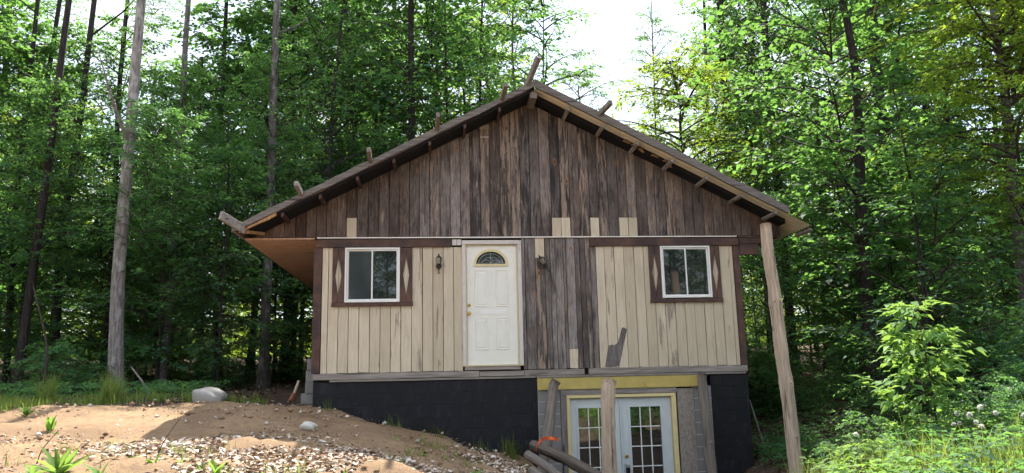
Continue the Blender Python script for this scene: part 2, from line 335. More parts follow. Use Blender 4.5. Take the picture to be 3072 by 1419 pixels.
def sand_w(x, y):           # 1 on the bare sand in front of the cabin, 0 in the wood and on the right bank
    back = np.where(x < -2.2, -.75, np.where(x < 0.1, .2, .6))
    s = smooth01((back-y)/.5+.5*wob(x, y)+.5)*smooth01((3.9+.4*wob(y, x)-x+.0*y)/.8+.5)
    bounce_sand = smooth01((-9.5-y)/2+.5*wob(x, y))*smooth01((y+32)/3)*smooth01((16-np.abs(x-1))/3)      # unseen pale sand behind the viewer, added to bounce sun onto the cabin front
    return np.maximum(s*smooth01((y+11)/2), bounce_sand*np.where((x > 4.0) & (y > -11), 0.0, 1.0))
sw = sand_w(GX, GY).ravel()
gm = quick_mesh('ground', V, Q, sw, None, True)
w = NT('sandy_ground'); t = w.attr(); cv = w.coords((1, 1, 1), False)
n1 = w.noise(cv, 1.1, 5, .6); n2 = w.noise(cv, 9, 6, .7); n3 = w.noise(cv, 55, 5, .7); n4 = w.noise(cv, 150, 3, .6)
sand = w.mix(w.ramp(n1, .35, .65), (.36, .245, .145), (.27, .18, .11)); sand = w.mix(w.ramp(n2, .45, .68, 0, .8), sand, (.22, .145, .10))
sand = w.mix(w.ramp(n3, .60, .70, 0, .6), sand, (.16, .10, .07)); sand = w.mix(w.ramp(n4, .63, .72, 0, .8), sand, (.58, .47, .36))
duff = w.mix(w.ramp(n2, .35, .65), (.10, .070, .050), (.055, .038, .028)); duff = w.mix(w.ramp(n3, .52, .66), duff, (.20, .145, .11)); duff = w.mix(w.ramp(n1, .55, .75, 0, .5), duff, (.045, .05, .022))
edge = w.ramp(w.math('ADD', t, w.math('MULTIPLY_ADD', n2, .5, -.25)), .35, .65)
gmat = w.done(w.bsdf(w.mix(edge, duff, sand), .95, .1, w.math('ADD', w.math('MULTIPLY', n2, 1.2), w.math('ADD', n3, w.math('MULTIPLY', n4, .5))), .7, .03))
gm.materials.append(gmat)
ground = bpy.data.objects.new('ground', gm); COL.objects.link(ground); tag(ground, 'sandy bank in front of the cabin and leaf strewn forest floor', None, None, 'structure')

# ---------------------------------------------------------------- cabin
cabin = empty('cabin', (3.7, 0, 2.35), 'weathered wooden cabin with low gable roof on black block foundation', 'cabin')
W = 7.41; DEPTH = 7.6
def zg(x): return 7.20-.505*abs(x-3.71)      # top edge of the gable boards
def zt(x): return 7.33-.515*abs(x-3.74)      # upper roof plane
# hidden body and side walls
body = MB(); body.box(.02, W-.02, .151, DEPTH, 2.30, 4.74); body.prism([(-1.15, 4.745), (8.18, 4.745), (3.71, 7.14)], .101, DEPTH)
body.build('side_wall', M_BROWN, cabin)
bf = MB(); bf.box(.0, .2, .121, DEPTH, -.3, 2.30); bf.box(W-.2, W, .121, DEPTH, -.3, 2.30); bf.box(.2, W-.2, DEPTH-.2, DEPTH, -.3, 2.30); bf.box(.2, W-.2, .9, 1.0, -.3, 2.3)
bf.build('side_foundation', M_TAR, cabin)

def plank(parent, x0, x1, z0, z1, mat, col, yf=-.022, yb=.03, top=None, gap=.0045):
    """one vertical board; top(x) gives a slanted end"""
    a, b = x0+gap, x1-gap; yo = yf-random.random()*.006
    e = (random.random()-.5)*.006
    if top: poly = [(a, z0), (b, z0), (b+e, top(b)), (a+e, top(a))]
    else: poly = [(a, z0+random.uniform(-.008, .004)), (b, z0+random.uniform(-.008, .004)), (b+e, z1), (a+e, z1)]
    if top and a < 3.71 < b: poly = [(a, z0), (b, z0), (b, top(b)), (3.71, top(3.71)), (a, top(a))]
    o = MB().prism(poly, yo, yb).build('plank', mat, parent, False, .002); o.color = (*col, 1); return o
# gable
gw = MB().prism([(-1.17, 4.748), (8.2, 4.748), (3.71, 7.17)], .0, .10).build('gable_wall', M_BLACK, cabin)
edges = [-1.19, -.90, -.721, -.539, -.357, -.174, -.004, .166, .342, .503, .677, .865, 1.051, 1.224, 1.398, 1.572, 1.746, 1.921, 2.101, 2.277, 2.453, 2.624, 2.805, 2.972, 3.165, 3.349, 3.514,
         3.686, 3.862, 4.056, 4.222, 4.389, 4.562, 4.743, 4.905, 5.081, 5.262, 5.428, 5.595, 5.784, 5.94, 6.126, 6.298, 6.456, 6.634, 6.816, 6.989, 7.169, 7.329, 7.498, 7.688, 7.863, 8.04, 8.22]
patch = {.503, 4.056, 4.222, 4.743, 5.262, 5.428}
for x0, x1 in zip(edges[:-1], edges[1:]):
    xm = (x0+x1)/2; c = min(1, max(0, (abs(xm-3.9)-2.0)/2.2)); r1, r2, r3 = random.random(), random.random(), random.random()
    colr = (min(1, .15+.6*c+.45*r1*(1-.3*c)), (.38+.5*r2)*(1-.6*c), (.30+(.42 if r3 > .75 else .25*r3))*(1-.55*c))
    if 3.1 < xm < 3.55: colr = (.35, .35, .80)
    lo = 4.752
    if x0 in patch:
        plank(gw, x0, x1, 4.752, 5.085, M_CREAM, (.5, .15, .5), -.020, 0); lo = 5.088
    plank(gw, x0, x1, lo, 0, M_WEA, colr, -.024, 0, zg)
MB().box(2.817, 2.977, -.034, -.0315, 6.70, 6.78).build('cream_patch', M_CREAM, gw); MB().box(2.82, 2.97, -.036, -.0315, 6.548, 6.558).build('white_scrap', M_STRIP, gw)
# metal strip under the gable
MB().box(.02, W-.02, -.055, .0, 4.724, 4.742).build('drip_strip', M_STRIP, cabin); MB().box(-1.18, .01, -.035, -.001, 4.735, 4.755).build('soffit_trim', M_BROWN, cabin)
# front wall
fw = MB(); fw.box(.0, W, .031, .15, 2.31, 4.722); fw = fw.build('front_wall', M_BLACK, cabin)
cl = [.112, .218, .389, .561, .734, .911, 1.085, 1.259, 1.433, 1.612, 1.794, 1.970, 2.146, 2.323, 2.474]
cr = [4.812, 4.966, 5.138, 5.310, 5.494, 5.667, 5.840, 6.014, 6.188, 6.363, 6.537, 6.713, 6.876, 7.052, 7.229, 7.30]
for es, wa, wb in ((cl, .30, 1.61), (cr, 5.77, 7.03)):
    for x0, x1 in zip(es[:-1], es[1:]):
        under = x0 > wa+.15 and x1 < wb-.15
        wear = random.choice((.05, .1, .25, .45)) if es is cr else random.choice((.05, .1, .2, .4))
        if abs(x0-1.612) < .01: wear = .5
        plank(fw, x0, x1, 2.462, 3.60 if under else 4.565, M_CREAM, (.5, wear, .5))
gr = [3.502, 3.561, 3.741, 3.910, 4.005, 4.091, 4.236, 4.284, 4.442, 4.530, 4.624, 4.712, 4.812]
for k, (x0, x1) in enumerate(zip(gr[:-1], gr[1:])):
    col = ((.05+.25*random.random()), .35+.4*random.random(), .25+.3*random.random()); lo, hi = 2.462, 4.716
    if x0 == 3.741: hi = 4.372; col = (.2, .45, .82); plank(fw, x0, x1, 4.376, 4.716, M_CREAM, (.5, .05, .5), -.026)
    if x0 == 4.284: lo = 2.792; plank(fw, x0, x1, 2.462, 2.789, M_CREAM, (.5, .35, .5), -.020)
    if x0 == 4.624: col = (.05, .3, .75)
    plank(fw, x0, x1, lo, hi, M_WEA, col)
bare = [[(5.215, 3.128), (5.25, 3.142), (5.306, 3.108), (5.142, 2.478), (5.02, 2.470), (4.895, 2.475), (4.972, 2.832), (5.03, 2.848), (5.08, 2.84), (5.14, 2.885)]]
for q in bare:
    o = MB().prism(q[::-1], -.0325, -.0295).build('bare_wood_patch', M_WEA, fw); o.color = (.0, .25, .2, 1)
for x in (2.300, 2.385):
    MB().box(x, x+.078, -.034, .03, 4.60, 4.70).build('trim_block', M_CASING, fw, False, .003)
# headers, corners, base trim
MB().box(.0, 2.285, -.062, -.0, 4.566, 4.704).build('header_board', M_BROWN, cabin, False, .004); MB().box(4.713, 7.415, -.062, -.0, 4.566, 4.704).build('header_board', M_BROWN, cabin, False, .004)
MB().box(-.028, .105, -.045, .02, 2.462, 4.563).build('corner_board', M_BROWN, cabin, False, .004); MB().box(7.305, 7.415, -.045, .02, 2.462, 4.563).build('corner_board', M_BROWN, cabin, False, .004)
for x0, x1, z0, z1, yf in ((0.0, 2.74, 2.352, 2.452, -.040), (2.748, 3.5, 2.356, 2.440, -.045), (3.505, 4.535, 2.352, 2.448, -.042), (4.61, 7.41, 2.352, 2.456, -.045), (.27, 3.70, 2.314, 2.349, -.030), (3.71, 7.38, 2.310, 2.349, -.034), (2.50, 3.44, 2.462, 2.535, -.05)):
    MB().box(x0, x1, yf, .03, z0, z1).build('base_beam', M_GREYWOOD, cabin, False, .006)
# foundation
def block_wall(name, x0, x1, ztop, zmin_fn, bmat, jmat, joint, off=0.0):
    par = MB().box(x0+.002, x1-.002, .006 if joint < .006 else .004, .12, -.3, ztop-.004).build(name, jmat, cabin)
    z = ztop; r = 0
    while z > -.2:
        x = x0-(.2 if (r+int(off)) % 2 else 0.0)
        while x < x1-.02:
            a, b = max(x, x0), min(x+.405, x1)
            if b-a > .05 and z > zmin_fn(a, b)-.05:
                MB().box(a+joint, b-joint, -.001-random.random()*.002, .11, z-.203+joint, z-joint).build('block', bmat, par, False, .003)
            x += .405
        z -= .203; r += 1
    return par
def gmin(a, b): return float(np.min(ground_z(np.array([a, b, (a+b)/2]), np.array([-.02]*3))))
block_wall('foundation_wall', 0.0, 3.72, 2.312, gmin, M_TAR, M_TARJ, .0042)
block_wall('foundation_wall', 6.742, W, 2.308, gmin, M_TAR, M_TARJ, .0018, 1)
block_wall('grey_block_wall', 3.724, 4.108, 2.118, gmin, M_CMU, M_MORT, .0065, 1); block_wall('grey_block_wall', 6.42, 6.738, 2.118, gmin, M_CMU, M_MORT, .0065)
MB().box(3.722, 6.535, -.022, .10, 2.128, 2.306).box(3.722, 6.535, -.050, -.0225, 2.112, 2.127).build('steel_lintel', M_YELLOW, cabin)
MB().box(4.110, 6.128, -.028, .10, 2.014, 2.110).build('door_header', M_GREYWOOD, cabin, False, .005); MB().box(4.112, 4.205, -.024, .10, -.1, 2.010).build('door_jamb', M_GREYV, cabin, False, .005)
MB().box(6.132, 6.418, -.012, .03, -.1, 2.085).build('chip_board_panel', M_OSB, cabin)
# double glazed door
cas = MB(); cas.box(4.209, 4.266, -.036, .09, -.1, 1.955); cas.box(6.022, 6.10, -.036, .09, -.1, 1.955); cas.box(4.209, 6.10, -.036, .09, 1.958, 2.010)
cas.build('double_door_casing', M_BUTTER, cabin, False, .004)
pane_me = {}
def glazed_leaf(x0, x1, g0, g1):
    zb, zt_ = .165, 1.79; l = MB(); l.box(x0, g0-.02, .032, .075, -.06, 1.950); l.box(g1+.02, x1, .032, .075, -.06, 1.950); l.box(g0-.02, g1+.02, .032, .075, zt_+.02, 1.950); l.box(g0-.02, g1+.02, .032, .075, -.06, zb-.02)
    leaf = l.build('door_leaf', M_FDOOR, cabin, False, .003)
    m = MB(); m.box(g0-.035, g0, .018, .034, zb-.035, zt_+.035); m.box(g1, g1+.035, .018, .034, zb-.035, zt_+.035); m.box(g0, g1, .018, .034, zt_, zt_+.035); m.box(g0, g1, .018, .034, zb-.035, zb); m.build('glazing_bead', M_FDOOR, leaf, False, .004)
    cw = (g1-g0)/3; rh = (zt_-zb)/5; mu = MB()
    for c in (1, 2): mu.box(g0+c*cw-.007, g0+c*cw+.007, .034, .052, zb, zt_)
    for r_ in range(1, 5):
        for c in range(3): mu.box(g0+c*cw+.008, g0+(c+1)*cw-.008, .035, .051, zb+r_*rh-.007, zb+r_*rh+.007)
    mu.build('muntin', M_WINW, leaf)
    for c in range(3):
        for r_ in range(5):
            a = MB().box(g0+c*cw+.001, g0+(c+1)*cw-.001, .0545, .06, zb+r_*rh+.001, zb+(r_+1)*rh-.001).build('pane', M_DGLASS, leaf)
    return leaf
lf = glazed_leaf(4.270, 5.118, 4.41, 4.935); MB().box(5.122, 5.150, .012, .07, -.06, 1.950).build('astragal', M_FDOOR, cabin, False, .003); rf = glazed_leaf(5.154, 6.018, 5.305, 5.830)
def disc(x, z, y0, y1, r, n=20): return MB().prism([(x+r*math.cos(i*2*math.pi/n), z+r*math.sin(i*2*math.pi/n)) for i in range(n)], y0, y1)
o = disc(5.212, .98, .018, .033, .032); o.add(*[disc(5.212, .98, .005, .0175, .018).v, disc(5.212, .98, 0, 0, 1).f]); o.build('deadbolt', M_BRASS, rf, False, .003)
disc(5.215, .845, -.03, .033, .030).build('door_knob', M_SILVER, rf, True, .006)
MB().box(5.185, 5.248, -.012, .030, .68, .80).build('key_lock_box', M_BLACK, rf, False, .008)

# front door
cz = [(2.470, 2.536), (3.430, 3.502)]
dc = MB(); dc.box(2.470, 2.536, -.058, .03, 2.545, 4.604); dc.box(3.430, 3.500, -.058, .03, 2.545, 4.604); dc.box(2.470, 3.500, -.058, .03, 4.607, 4.680); dc.build('door_casing', M_CASING, cabin, False, .008)
MB().box(2.470, 3.50, -.064, .028, 2.528, 2.5435).build('threshold', M_IVORY, cabin)
st = MB(); st.box(2.538, 2.552, -.022, .03, 2.5445, 4.602); st.box(3.414, 3.428, -.022, .03, 2.5445, 4.602); st.box(2.554, 3.412, -.022, .03, 4.590, 4.602); st.build('door_stop', M_IVORY, cabin)
door = MB().box(2.555, 3.411, -.006, .029, 2.548, 4.587).build('door', M_DOOR, cabin)
def panel_ring(x0, x1, z0, z1, name='panel'):
    rings = [(0, -.0065), (.010, -.0165), (.030, -.0085), (.045, -.0150), (.055, -.0160)]
    v, f = [], []
    for d, y in rings: v += [(x0+d, y, z0+d), (x1-d, y, z0+d), (x1-d, y, z1-d), (x0+d, y, z1-d)]
    for k in range(len(rings)-1):
        for i in range(4): f.append((k*4+i, k*4+(i+1) % 4, k*4+4+(i+1) % 4, k*4+4+i))
    n = len(v)-4; f.append((n, n+1, n+2, n+3)); mesh_obj(name, v, f, M_DOOR, door)
for x0, x1 in ((2.684, 2.902), (3.046, 3.262)):
    panel_ring(x0, x1, 3.528, 4.168); panel_ring(x0, x1, 2.795, 3.345)
MB().box(2.758, 3.214, -.012, -.0065, 3.40, 3.468).build('mail_slot', M_WINW, door, False, .003)
def arc(cx, cz_, rx, rz, n=28): return [(cx+rx*math.cos(math.pi*i/n), cz_+rz*math.sin(math.pi*i/n)) for i in range(n+1)]
outer = arc(2.972, 4.250, .298, .285); inner = arc(2.968, 4.272, .253, .213)
m = MB(); n = len(outer)
v = [(x, -.026, z) for x, z in outer]+[(x, -.026, z) for x, z in inner]+[(x, -.0065, z) for x, z in outer]+[(x, -.0065, z) for x, z in inner]
f = []
for i in range(n-1): f += [(i, i+1, n+i+1, n+i), (2*n+i+1, 2*n+i, i, i+1)[::1], (n+i, n+i+1, 3*n+i+1, 3*n+i)]
m.add(v, f); m.box(2.674, 3.270, -.027, -.0065, 4.233, 4.268); m.build('fanlight_frame', M_IVORY, door)
MB().prism(arc(2.968, 4.269, .256, .216), -.012, -.0068).build('fanlight_pane', M_GLASS, door)
came = MB()
def came_arc(cx, cz_, rx, rz, a0=0, a1=math.pi, n=14):
    P = [(cx+rx*math.cos(a0+(a1-a0)*i/n), -.0135, cz_+rz*math.sin(a0+(a1-a0)*i/n)) for i in range(n+1)]; came.tube(P, .0032, 4)
came_arc(2.968, 4.283, .21, .165); came_arc(2.885, 4.283, .075, .055); came_arc(3.051, 4.283, .075, .055); came_arc(2.92, 4.335, .05, .05); came_arc(3.016, 4.335, .05, .05)
came.tube([(2.968, -.0135, 4.275), (2.968, -.0135, 4.478)], .003, 4); came.tube([(2.73, -.0135, 4.284), (3.206, -.0135, 4.284)], .003, 4); came.build('fanlight_came', M_LEAD, door)
disc(2.587, 3.558, -.018, -.0065, .030).build('deadbolt', M_BRASS, door, False, .003)
kb = disc(2.586, 3.42, -.014, -.0065, .034); q = disc(2.586, 3.42, -.07, -.0145, .026); kb.add(q.v, q.f); kb.build('door_knob', M_BRASS, door, False, .006)
kh = disc(2.587, 3.558, -.021, -.0185, .012).build('keyhole', M_IRON, door)

# windows with diamond shutters
def window(x0, x1, z0, z1, slide_left):
    fr = MB(); t = .030
    fr.box(x0, x0+t, -.062, .02, z0, z1); fr.box(x1-t, x1, -.062, .02, z0, z1); fr.box(x0+t, x1-t, -.062, .02, z1-t, z1); fr.box(x0+t, x1-t, -.062, .02, z0, z0+t)
    wi = fr.build('window', M_WINW, cabin, False, .004); xm = (x0+x1)/2+(-.0)
    for side in (0, 1):
        a, b = (x0+t+.001, xm+.018) if side == 0 else (xm-.018, x1-t-.001)
        yo = -.045 if (side == 0) == slide_left else -.030; s_ = .026; a0, b0, c0, d0 = a, b, z0+t+.001, z1-t-.001
        sm = MB(); sm.box(a0, a0+s_, yo, yo+.014, c0, d0); sm.box(b0-s_, b0, yo, yo+.014, c0, d0); sm.box(a0+s_, b0-s_, yo, yo+.014, d0-s_, d0); sm.box(a0+s_, b0-s_, yo, yo+.014, c0, c0+s_)
        sh = sm.build('sash', M_WINW, wi, False, .002)
        MB().box(a0+s_-.001, b0-s_+.001, yo+.006, yo+.010, c0+s_-.001, d0-s_+.001).build('pane', M_SCREEN if (side == 0 and x0 < 2) else M_GLASS, wi)
    return wi
w1 = window(.489, 1.412, 3.627, 4.561, False); w2 = window(5.968, 6.868, 3.640, 4.561, True)
def shutter(x0, x1, z0, z1):
    xm = (x0+x1)/2; zm = (z0+z1)/2-.01; dw = .052; dz = .335
    a = MB(); a.prism([(x0, z0), (xm-.003, z0), (xm-.003, zm-dz), (xm-dw, zm), (xm-.003, zm+dz), (xm-.003, z1), (x0, z1)], -.052, -.0295)
    a.prism([(xm+.002, z0), (x1, z0), (x1, z1), (xm+.002, z1), (xm+.002, zm+dz), (xm+dw, zm), (xm+.002, zm-dz)], -.055, -.0295)
    a.build('shutter', M_BROWN, cabin, False, .003)
for q in ((.283, .486), (1.415, 1.622), (5.757, 5.965), (6.871, 7.045)): shutter(q[0], q[1], 3.625, 4.560)
for a, b, z in ((.277, 1.634, 3.622), (5.748, 7.055, 3.622)): MB().box(a, b, -.074, -.0295, z-.062, z).build('sill_board', M_BROWN, cabin, False, .005)

# ---- roof
def slab(x0, x1, dz0, dz1, y0, y1):
    """sloping slab between two x, dz below the roof plane"""
    return MB().add([(x0, y0, zt(x0)-dz1), (x1, y0, zt(x1)-dz1), (x1, y1, zt(x1)-dz1), (x0, y1, zt(x0)-dz1), (x0, y0, zt(x0)-dz0), (x1, y0, zt(x1)-dz0), (x1, y1, zt(x1)-dz0), (x0, y1, zt(x0)-dz0)],
                    [(0,1,5,4),(1,2,6,5),(2,3,7,6),(3,0,4,7),(4,5,6,7),(3,2,1,0)])
rl = slab(-1.075, 3.74, .03, .118, -.60, DEPTH+.5); q = slab(3.74, 8.20, .03, .118, -.30, DEPTH+.5); rl.add(q.v, q.f)
roof = rl.build('roof', M_BLACK, cabin)
slab(-1.22, 3.74, .005, .0295, -.612, DEPTH+.52).build('roofing', M_ROOFTOP, roof)
# corrugated metal on the right slope: ribs run down the slope
ys = np.linspace(-.618, DEPTH+.5, 700); prof = .012*np.clip(np.sin(ys*2*np.pi/.115)*2.2, -1, 1)
V = []; F = []
for xx in (3.76, 6.1, 8.52):
    for y, h in zip(ys, prof): V.append((xx, y, zt(xx)-.050+h*.8))
ny = len(ys); a = np.arange(2)[:, None]*ny+np.arange(ny-1)[None, :]; a = a.ravel()
me = quick_mesh('metal_sheet', np.array(V), np.stack([a, a+1, a+1+ny, a+ny], -1), None, M_METAL); link(bpy.data.objects.new('metal_sheet', me), roof)
def rake(x0, x1, dz0, dz1, y0, y1, mat, name, n=26, jit=.006):
    xs = np.linspace(x0, x1, n); v = []; f = []
    for x in xs:
        a, b = random.gauss(0, jit), random.gauss(0, jit)
        v += [(x, y0+a*.4, zt(x)-dz1+b), (x, y0+b*.4, zt(x)-dz0+a), (x, y1, zt(x)-dz0+a), (x, y1, zt(x)-dz1+b)]
    for k in range(n-1):
        for i in range(4): f.append((k*4+i, k*4+(i+1) % 4, k*4+4+(i+1) % 4, k*4+4+i)[::-1])
    f += [(0, 1, 2, 3), tuple((n-1)*4+i for i in (3, 2, 1, 0))]
    return mesh_obj(name, v, f, mat, roof)
rake(-1.235, 3.735, -.045, .062, -.672, -.622, M_GREYB, 'barge_board'); rake(3.745, 8.11, -.065, .072, -.672, -.622, M_GREYB, 'barge_board')
rake(-1.10, 3.60, .0645, .082, -.660, -.622, M_BROWN, 'barge_batten', 20, .003)
for k in range(-8, 9):
    x = 3.72+.597*k
    if k == 0: MB().prism([(x-.06, 7.08), (x+.06, 7.08), (x+.06, 7.17), (x, 7.205), (x-.06, 7.17)], -.60, -.055).build('lookout', M_POSTG, roof); continue
    if x < -1.05: continue
    d = .185 if k < 0 else .17; o = MB()
    o.add([(x-.022, -.618, zt(x-.022)-d), (x+.022, -.618, zt(x+.022)-d), (x+.022, -.05, zt(x+.022)-d), (x-.022, -.05, zt(x-.022)-d), (x-.022, -.618, zt(x)-.12), (x+.022, -.618, zt(x)-.12), (x+.022, -.05, zt(x)-.12), (x-.022, -.05, zt(x)-.12)], [(0,1,5,4),(1,2,6,5),(2,3,7,6),(3,0,4,7),(4,5,6,7),(3,2,1,0)])
    o.build('lookout', M_GREYWOOD if k > 0 else M_BROWN, roof)
MB().bar((-1.02, -.60, 4.735), (-.86, -.10, 4.80), .05, .05).build('lookout', M_FRESH, roof); rake(-1.12, -.55, .085, .125, -.66, -.62, M_FRESH, 'barge_splinter', 6, .008)
for x in (5.32, 5.46, 5.60, 5.82, 6.02, 6.10): MB().bar((x, -.42, zt(x)-.135), (x+random.uniform(.08, .16), -.33+random.uniform(-.08, .05), zt(x)-.17+random.uniform(-.02, .02)), .05, .012).build('torn_felt_scrap', M_FRESH, roof)
sticks = [((-1.039, -.62, 4.762), (-1.32, -1.03, 4.92), .055, .14), ((-.16, -.60, 5.345), (-.186, -1.0, 5.44), .068, .085), ((.944, -.60, 5.906), (.949, -1.0, 6.01), .068, .085),
          ((2.052, -.60, 6.47), (2.075, -1.05, 6.60), .068, .085), ((3.151, -.60, 7.02), (3.207, -1.0, 7.16), .068, .085), ((3.59, -.60, 7.266), (3.773, -1.0, 7.66), .075, .10), ((4.841, -.60, 6.767), (4.985, -1.0, 6.872), .068, .085)]
for a, b, ww, hh in sticks: MB().bar(a, b, ww, hh).build('projecting_board', M_GREYWOOD if a[0] < 0 else M_POSTG, roof, False, .005)
# soffits and fascia
MB().box(-1.18, -.03, -.03, DEPTH, 4.715, 4.733).build('soffit', M_SOFFIT, cabin); MB().box(7.43, 8.20, -.03, DEPTH, 4.715, 4.745).build('soffit', M_BROWN, cabin)
MB().box(7.44, 8.0, -.02, .03, 4.60, 4.71).box(7.43, 7.80, -.015, .03, 4.40, 4.595).build('eave_board', M_BROWN, cabin, False, .004)
MB().box(-1.235, -1.185, -.60, DEPTH, 4.728, 4.80).build('fascia', M_GREYWOOD, cabin, False, .006)

# ---------------------------------------------------------------- wall lanterns
def lantern(loc, tilt, label):
    root = empty('wall_lantern', loc, label, 'lantern', 'wall lanterns beside the front door')
    root.rotation_euler = (0, tilt, 0)
    def part(mb, name, mat, par=None):
        o = mesh_obj(name, mb.v, mb.f, mat); o.parent = par or root; return o
    def frus(z0, z1, r0, r1, y=-.075, n=6):
        m_ = MB(); m_.tube([(0, y, z0), (0, y, z1)], [r0, r1], n); return m_
    part(disc(0, -.085, -.018, .03, .050, 18), 'back_plate', M_IRON)
    part(MB().tube([(0, -.02, -.085), (0, -.06, -.105), (0, -.075, -.075)], .010, 8).tube([(0, -.03, -.10), (0, -.032, -.19), (0, -.028, -.205)], [.012, .008, .011], 8).tube([(0, -.03, -.205), (0, -.03, -.225)], [.016, .002], 8), 'arm', M_IRON)
    part(frus(-.070, -.055, .020, .032), 'base_cup', M_IRON); part(frus(-.055, .045, .028, .050), 'glass', M_LANTGLASS)
    cg = MB()
    for i in range(6):
        a = i*math.pi/3+.2; cg.tube([(.030*math.cos(a), -.075+.030*math.sin(a), -.056), (.052*math.cos(a), -.075+.052*math.sin(a), .046)], .0045, 4)
    part(cg, 'cage', M_IRON)
    part(frus(.045, .055, .060, .058).add(*[(z.v, z.f) for z in [frus(.0555, .085, .052, .014)]][0]), 'cap', M_IRON)
    part(MB().tube([(0, -.075, .085), (0, -.075, .098), (0, -.075, .112), (0, -.075, .135)], [.010, .020, .008, .002], 8), 'finial', M_IRON)
lantern((2.073, -.032, 4.318), 0, 'small dark carriage lantern mounted upright on cream boards left of white door')
lantern((3.862, -.034, 4.300), -.58, 'dark carriage lantern hanging tilted on grey boards right of white door')

# ---------------------------------------------------------------- posts and logs
def log_piece(name, pts, r0, r1, mat, label, cat, group=None, seed=0, n=26, sides=18, stubs=(), jit=.03):
    P = spline(pts, n); g = np.random.default_rng(seed); P[1:-1, :2] += np.cumsum(g.normal(size=(n-2, 2))*.003, axis=0)
    rad = np.linspace(r0, r1, n)*(1+.03*np.sin(np.linspace(0, 9, n)+seed)+.015*g.normal(size=n))
    for (fr, _, _) in stubs: rad *= 1+.07*np.exp(-((np.linspace(0, 1, n)-fr)/.022)**2)
    a0 = Vector(P[0]); qv = (Vector(P[-1])-a0).normalized().to_track_quat('Z', 'Y'); inv = np.array(qv.inverted().to_matrix()); PL = (P-np.array(a0)) @ inv.T
    mb = MB(); mb.tube(PL, rad, sides, True, jit, seed); o = mb.build(name, mat, None, True); o.location = a0; o.rotation_mode = 'QUATERNION'; o.rotation_quaternion = qv
    for pl in o.data.polygons:
        if len(pl.vertices) > 4: pl.use_smooth = False
    tag(o, label, cat, group)
    for fr, ang, s_ in stubs:
        c = PL[int(fr*(n-1))]; r = rad[int(fr*(n-1))]; d = inv @ np.array([math.cos(ang), math.sin(ang), .15])
        sb = MB().tube([c+d*r*.8, c+d*(r+.012)], [s_, s_*.75], 8).build('knot_stub', mat); sb.parent = o
    return o
gz = lambda x, y: float(ground_z(x, y)[0])
log_piece('porch_post', [(7.095, -2.3, .35), (7.06, -2.3, 1.6), (6.99, -2.3, 3.2), (6.935, -2.3, 4.49)], .098, .080, M_POST, 'tall leaning pale log post standing free at right end of cabin', 'post', 'log posts in front of the cabin', 3, 40, 22, ((.72, -1.2, .03), (.72, -2.2, .025), (.44, -1.3, .028), (.26, -1.4, .03), (.9, -1.9, .015)))
log_piece('porch_post', [(4.49, -2.0, .0), (4.46, -2.0, .8), (4.52, -2.0, 2.245)], .112, .098, M_POST, 'short pale log post standing right in front of glazed double door', 'post', 'log posts in front of the cabin', 5, 30, 22, ((.86, -1.3, .02), (.55, -1.8, .02)))
log_piece('porch_post', [(3.66, -.42, .55), (3.83, -.36, 1.3), (4.01, -.25, 2.26)], .092, .084, M_POSTG, 'grey log post leaning against block wall left of glazed double door', 'post', 'log posts in front of the cabin', 8, 24, 18)
log_piece('porch_post', [(6.60, -.28, -.05), (6.57, -.26, 1.0), (6.545, -.24, 2.34)], .098, .082, M_POSTG, 'upright grey log post between chip board strip and black blocks', 'post', 'log posts in front of the cabin', 9, 30, 18, ((.52, -1.4, .035), (.4, -1.9, .02)))
log_piece('fallen_log', [(3.52, -.62, 1.27), (3.95, -1.0, 1.10), (4.50, -1.45, .80), (5.1, -1.95, .50)], .075, .09, M_ROT, 'dark rotten split log sloping down beside the double door', 'log', 'logs lying on the bank', 12, 34, 20, (), .13)
log_piece('fallen_log', [(3.42, -.95, 1.15), (3.62, -1.35, 1.02), (3.80, -1.7, .86)], .068, .062, M_POSTG, 'short round ended grey log left of the rotten log', 'log', 'logs lying on the bank', 13, 20, 18)
log_piece('fallen_log', [(3.40, -1.55, .98), (3.62, -2.0, .84), (3.82, -2.4, .66)], .066, .064, M_POSTG, 'short grey log lowest on the bank at picture bottom', 'log', 'logs lying on the bank', 14, 20, 18)
# orange tape round the rotten log
def ribbon(pts, wid):
    v = []; f = []
    P = spline(pts, 14)
    for k, c in enumerate(P): tw = .5*math.sin(k*.7); v += [c+np.array([0, -.5*wid*math.sin(tw), .5*wid*math.cos(tw)]), c-np.array([0, -.5*wid*math.sin(tw), .5*wid*math.cos(tw)])]
    return v, [(2*k, 2*k+1, 2*k+3, 2*k+2) for k in range(len(P)-1)]
rb = MB(); rb.add(*ribbon([(3.57, -.80, 1.20), (3.60, -.80, 1.30), (3.68, -.74, 1.365), (3.74, -.66, 1.35)], .045)); rb.add(*ribbon([(3.70, -.76, 1.37), (3.80, -.78, 1.38), (3.93, -.82, 1.35)], .05))
ro = rb.build('tape_ribbon', M_ORANGE); md = ro.modifiers.new('thick', 'SOLIDIFY'); md.thickness = .002
tag(ro, 'bright orange plastic tape tied round end of rotten log', 'tape')

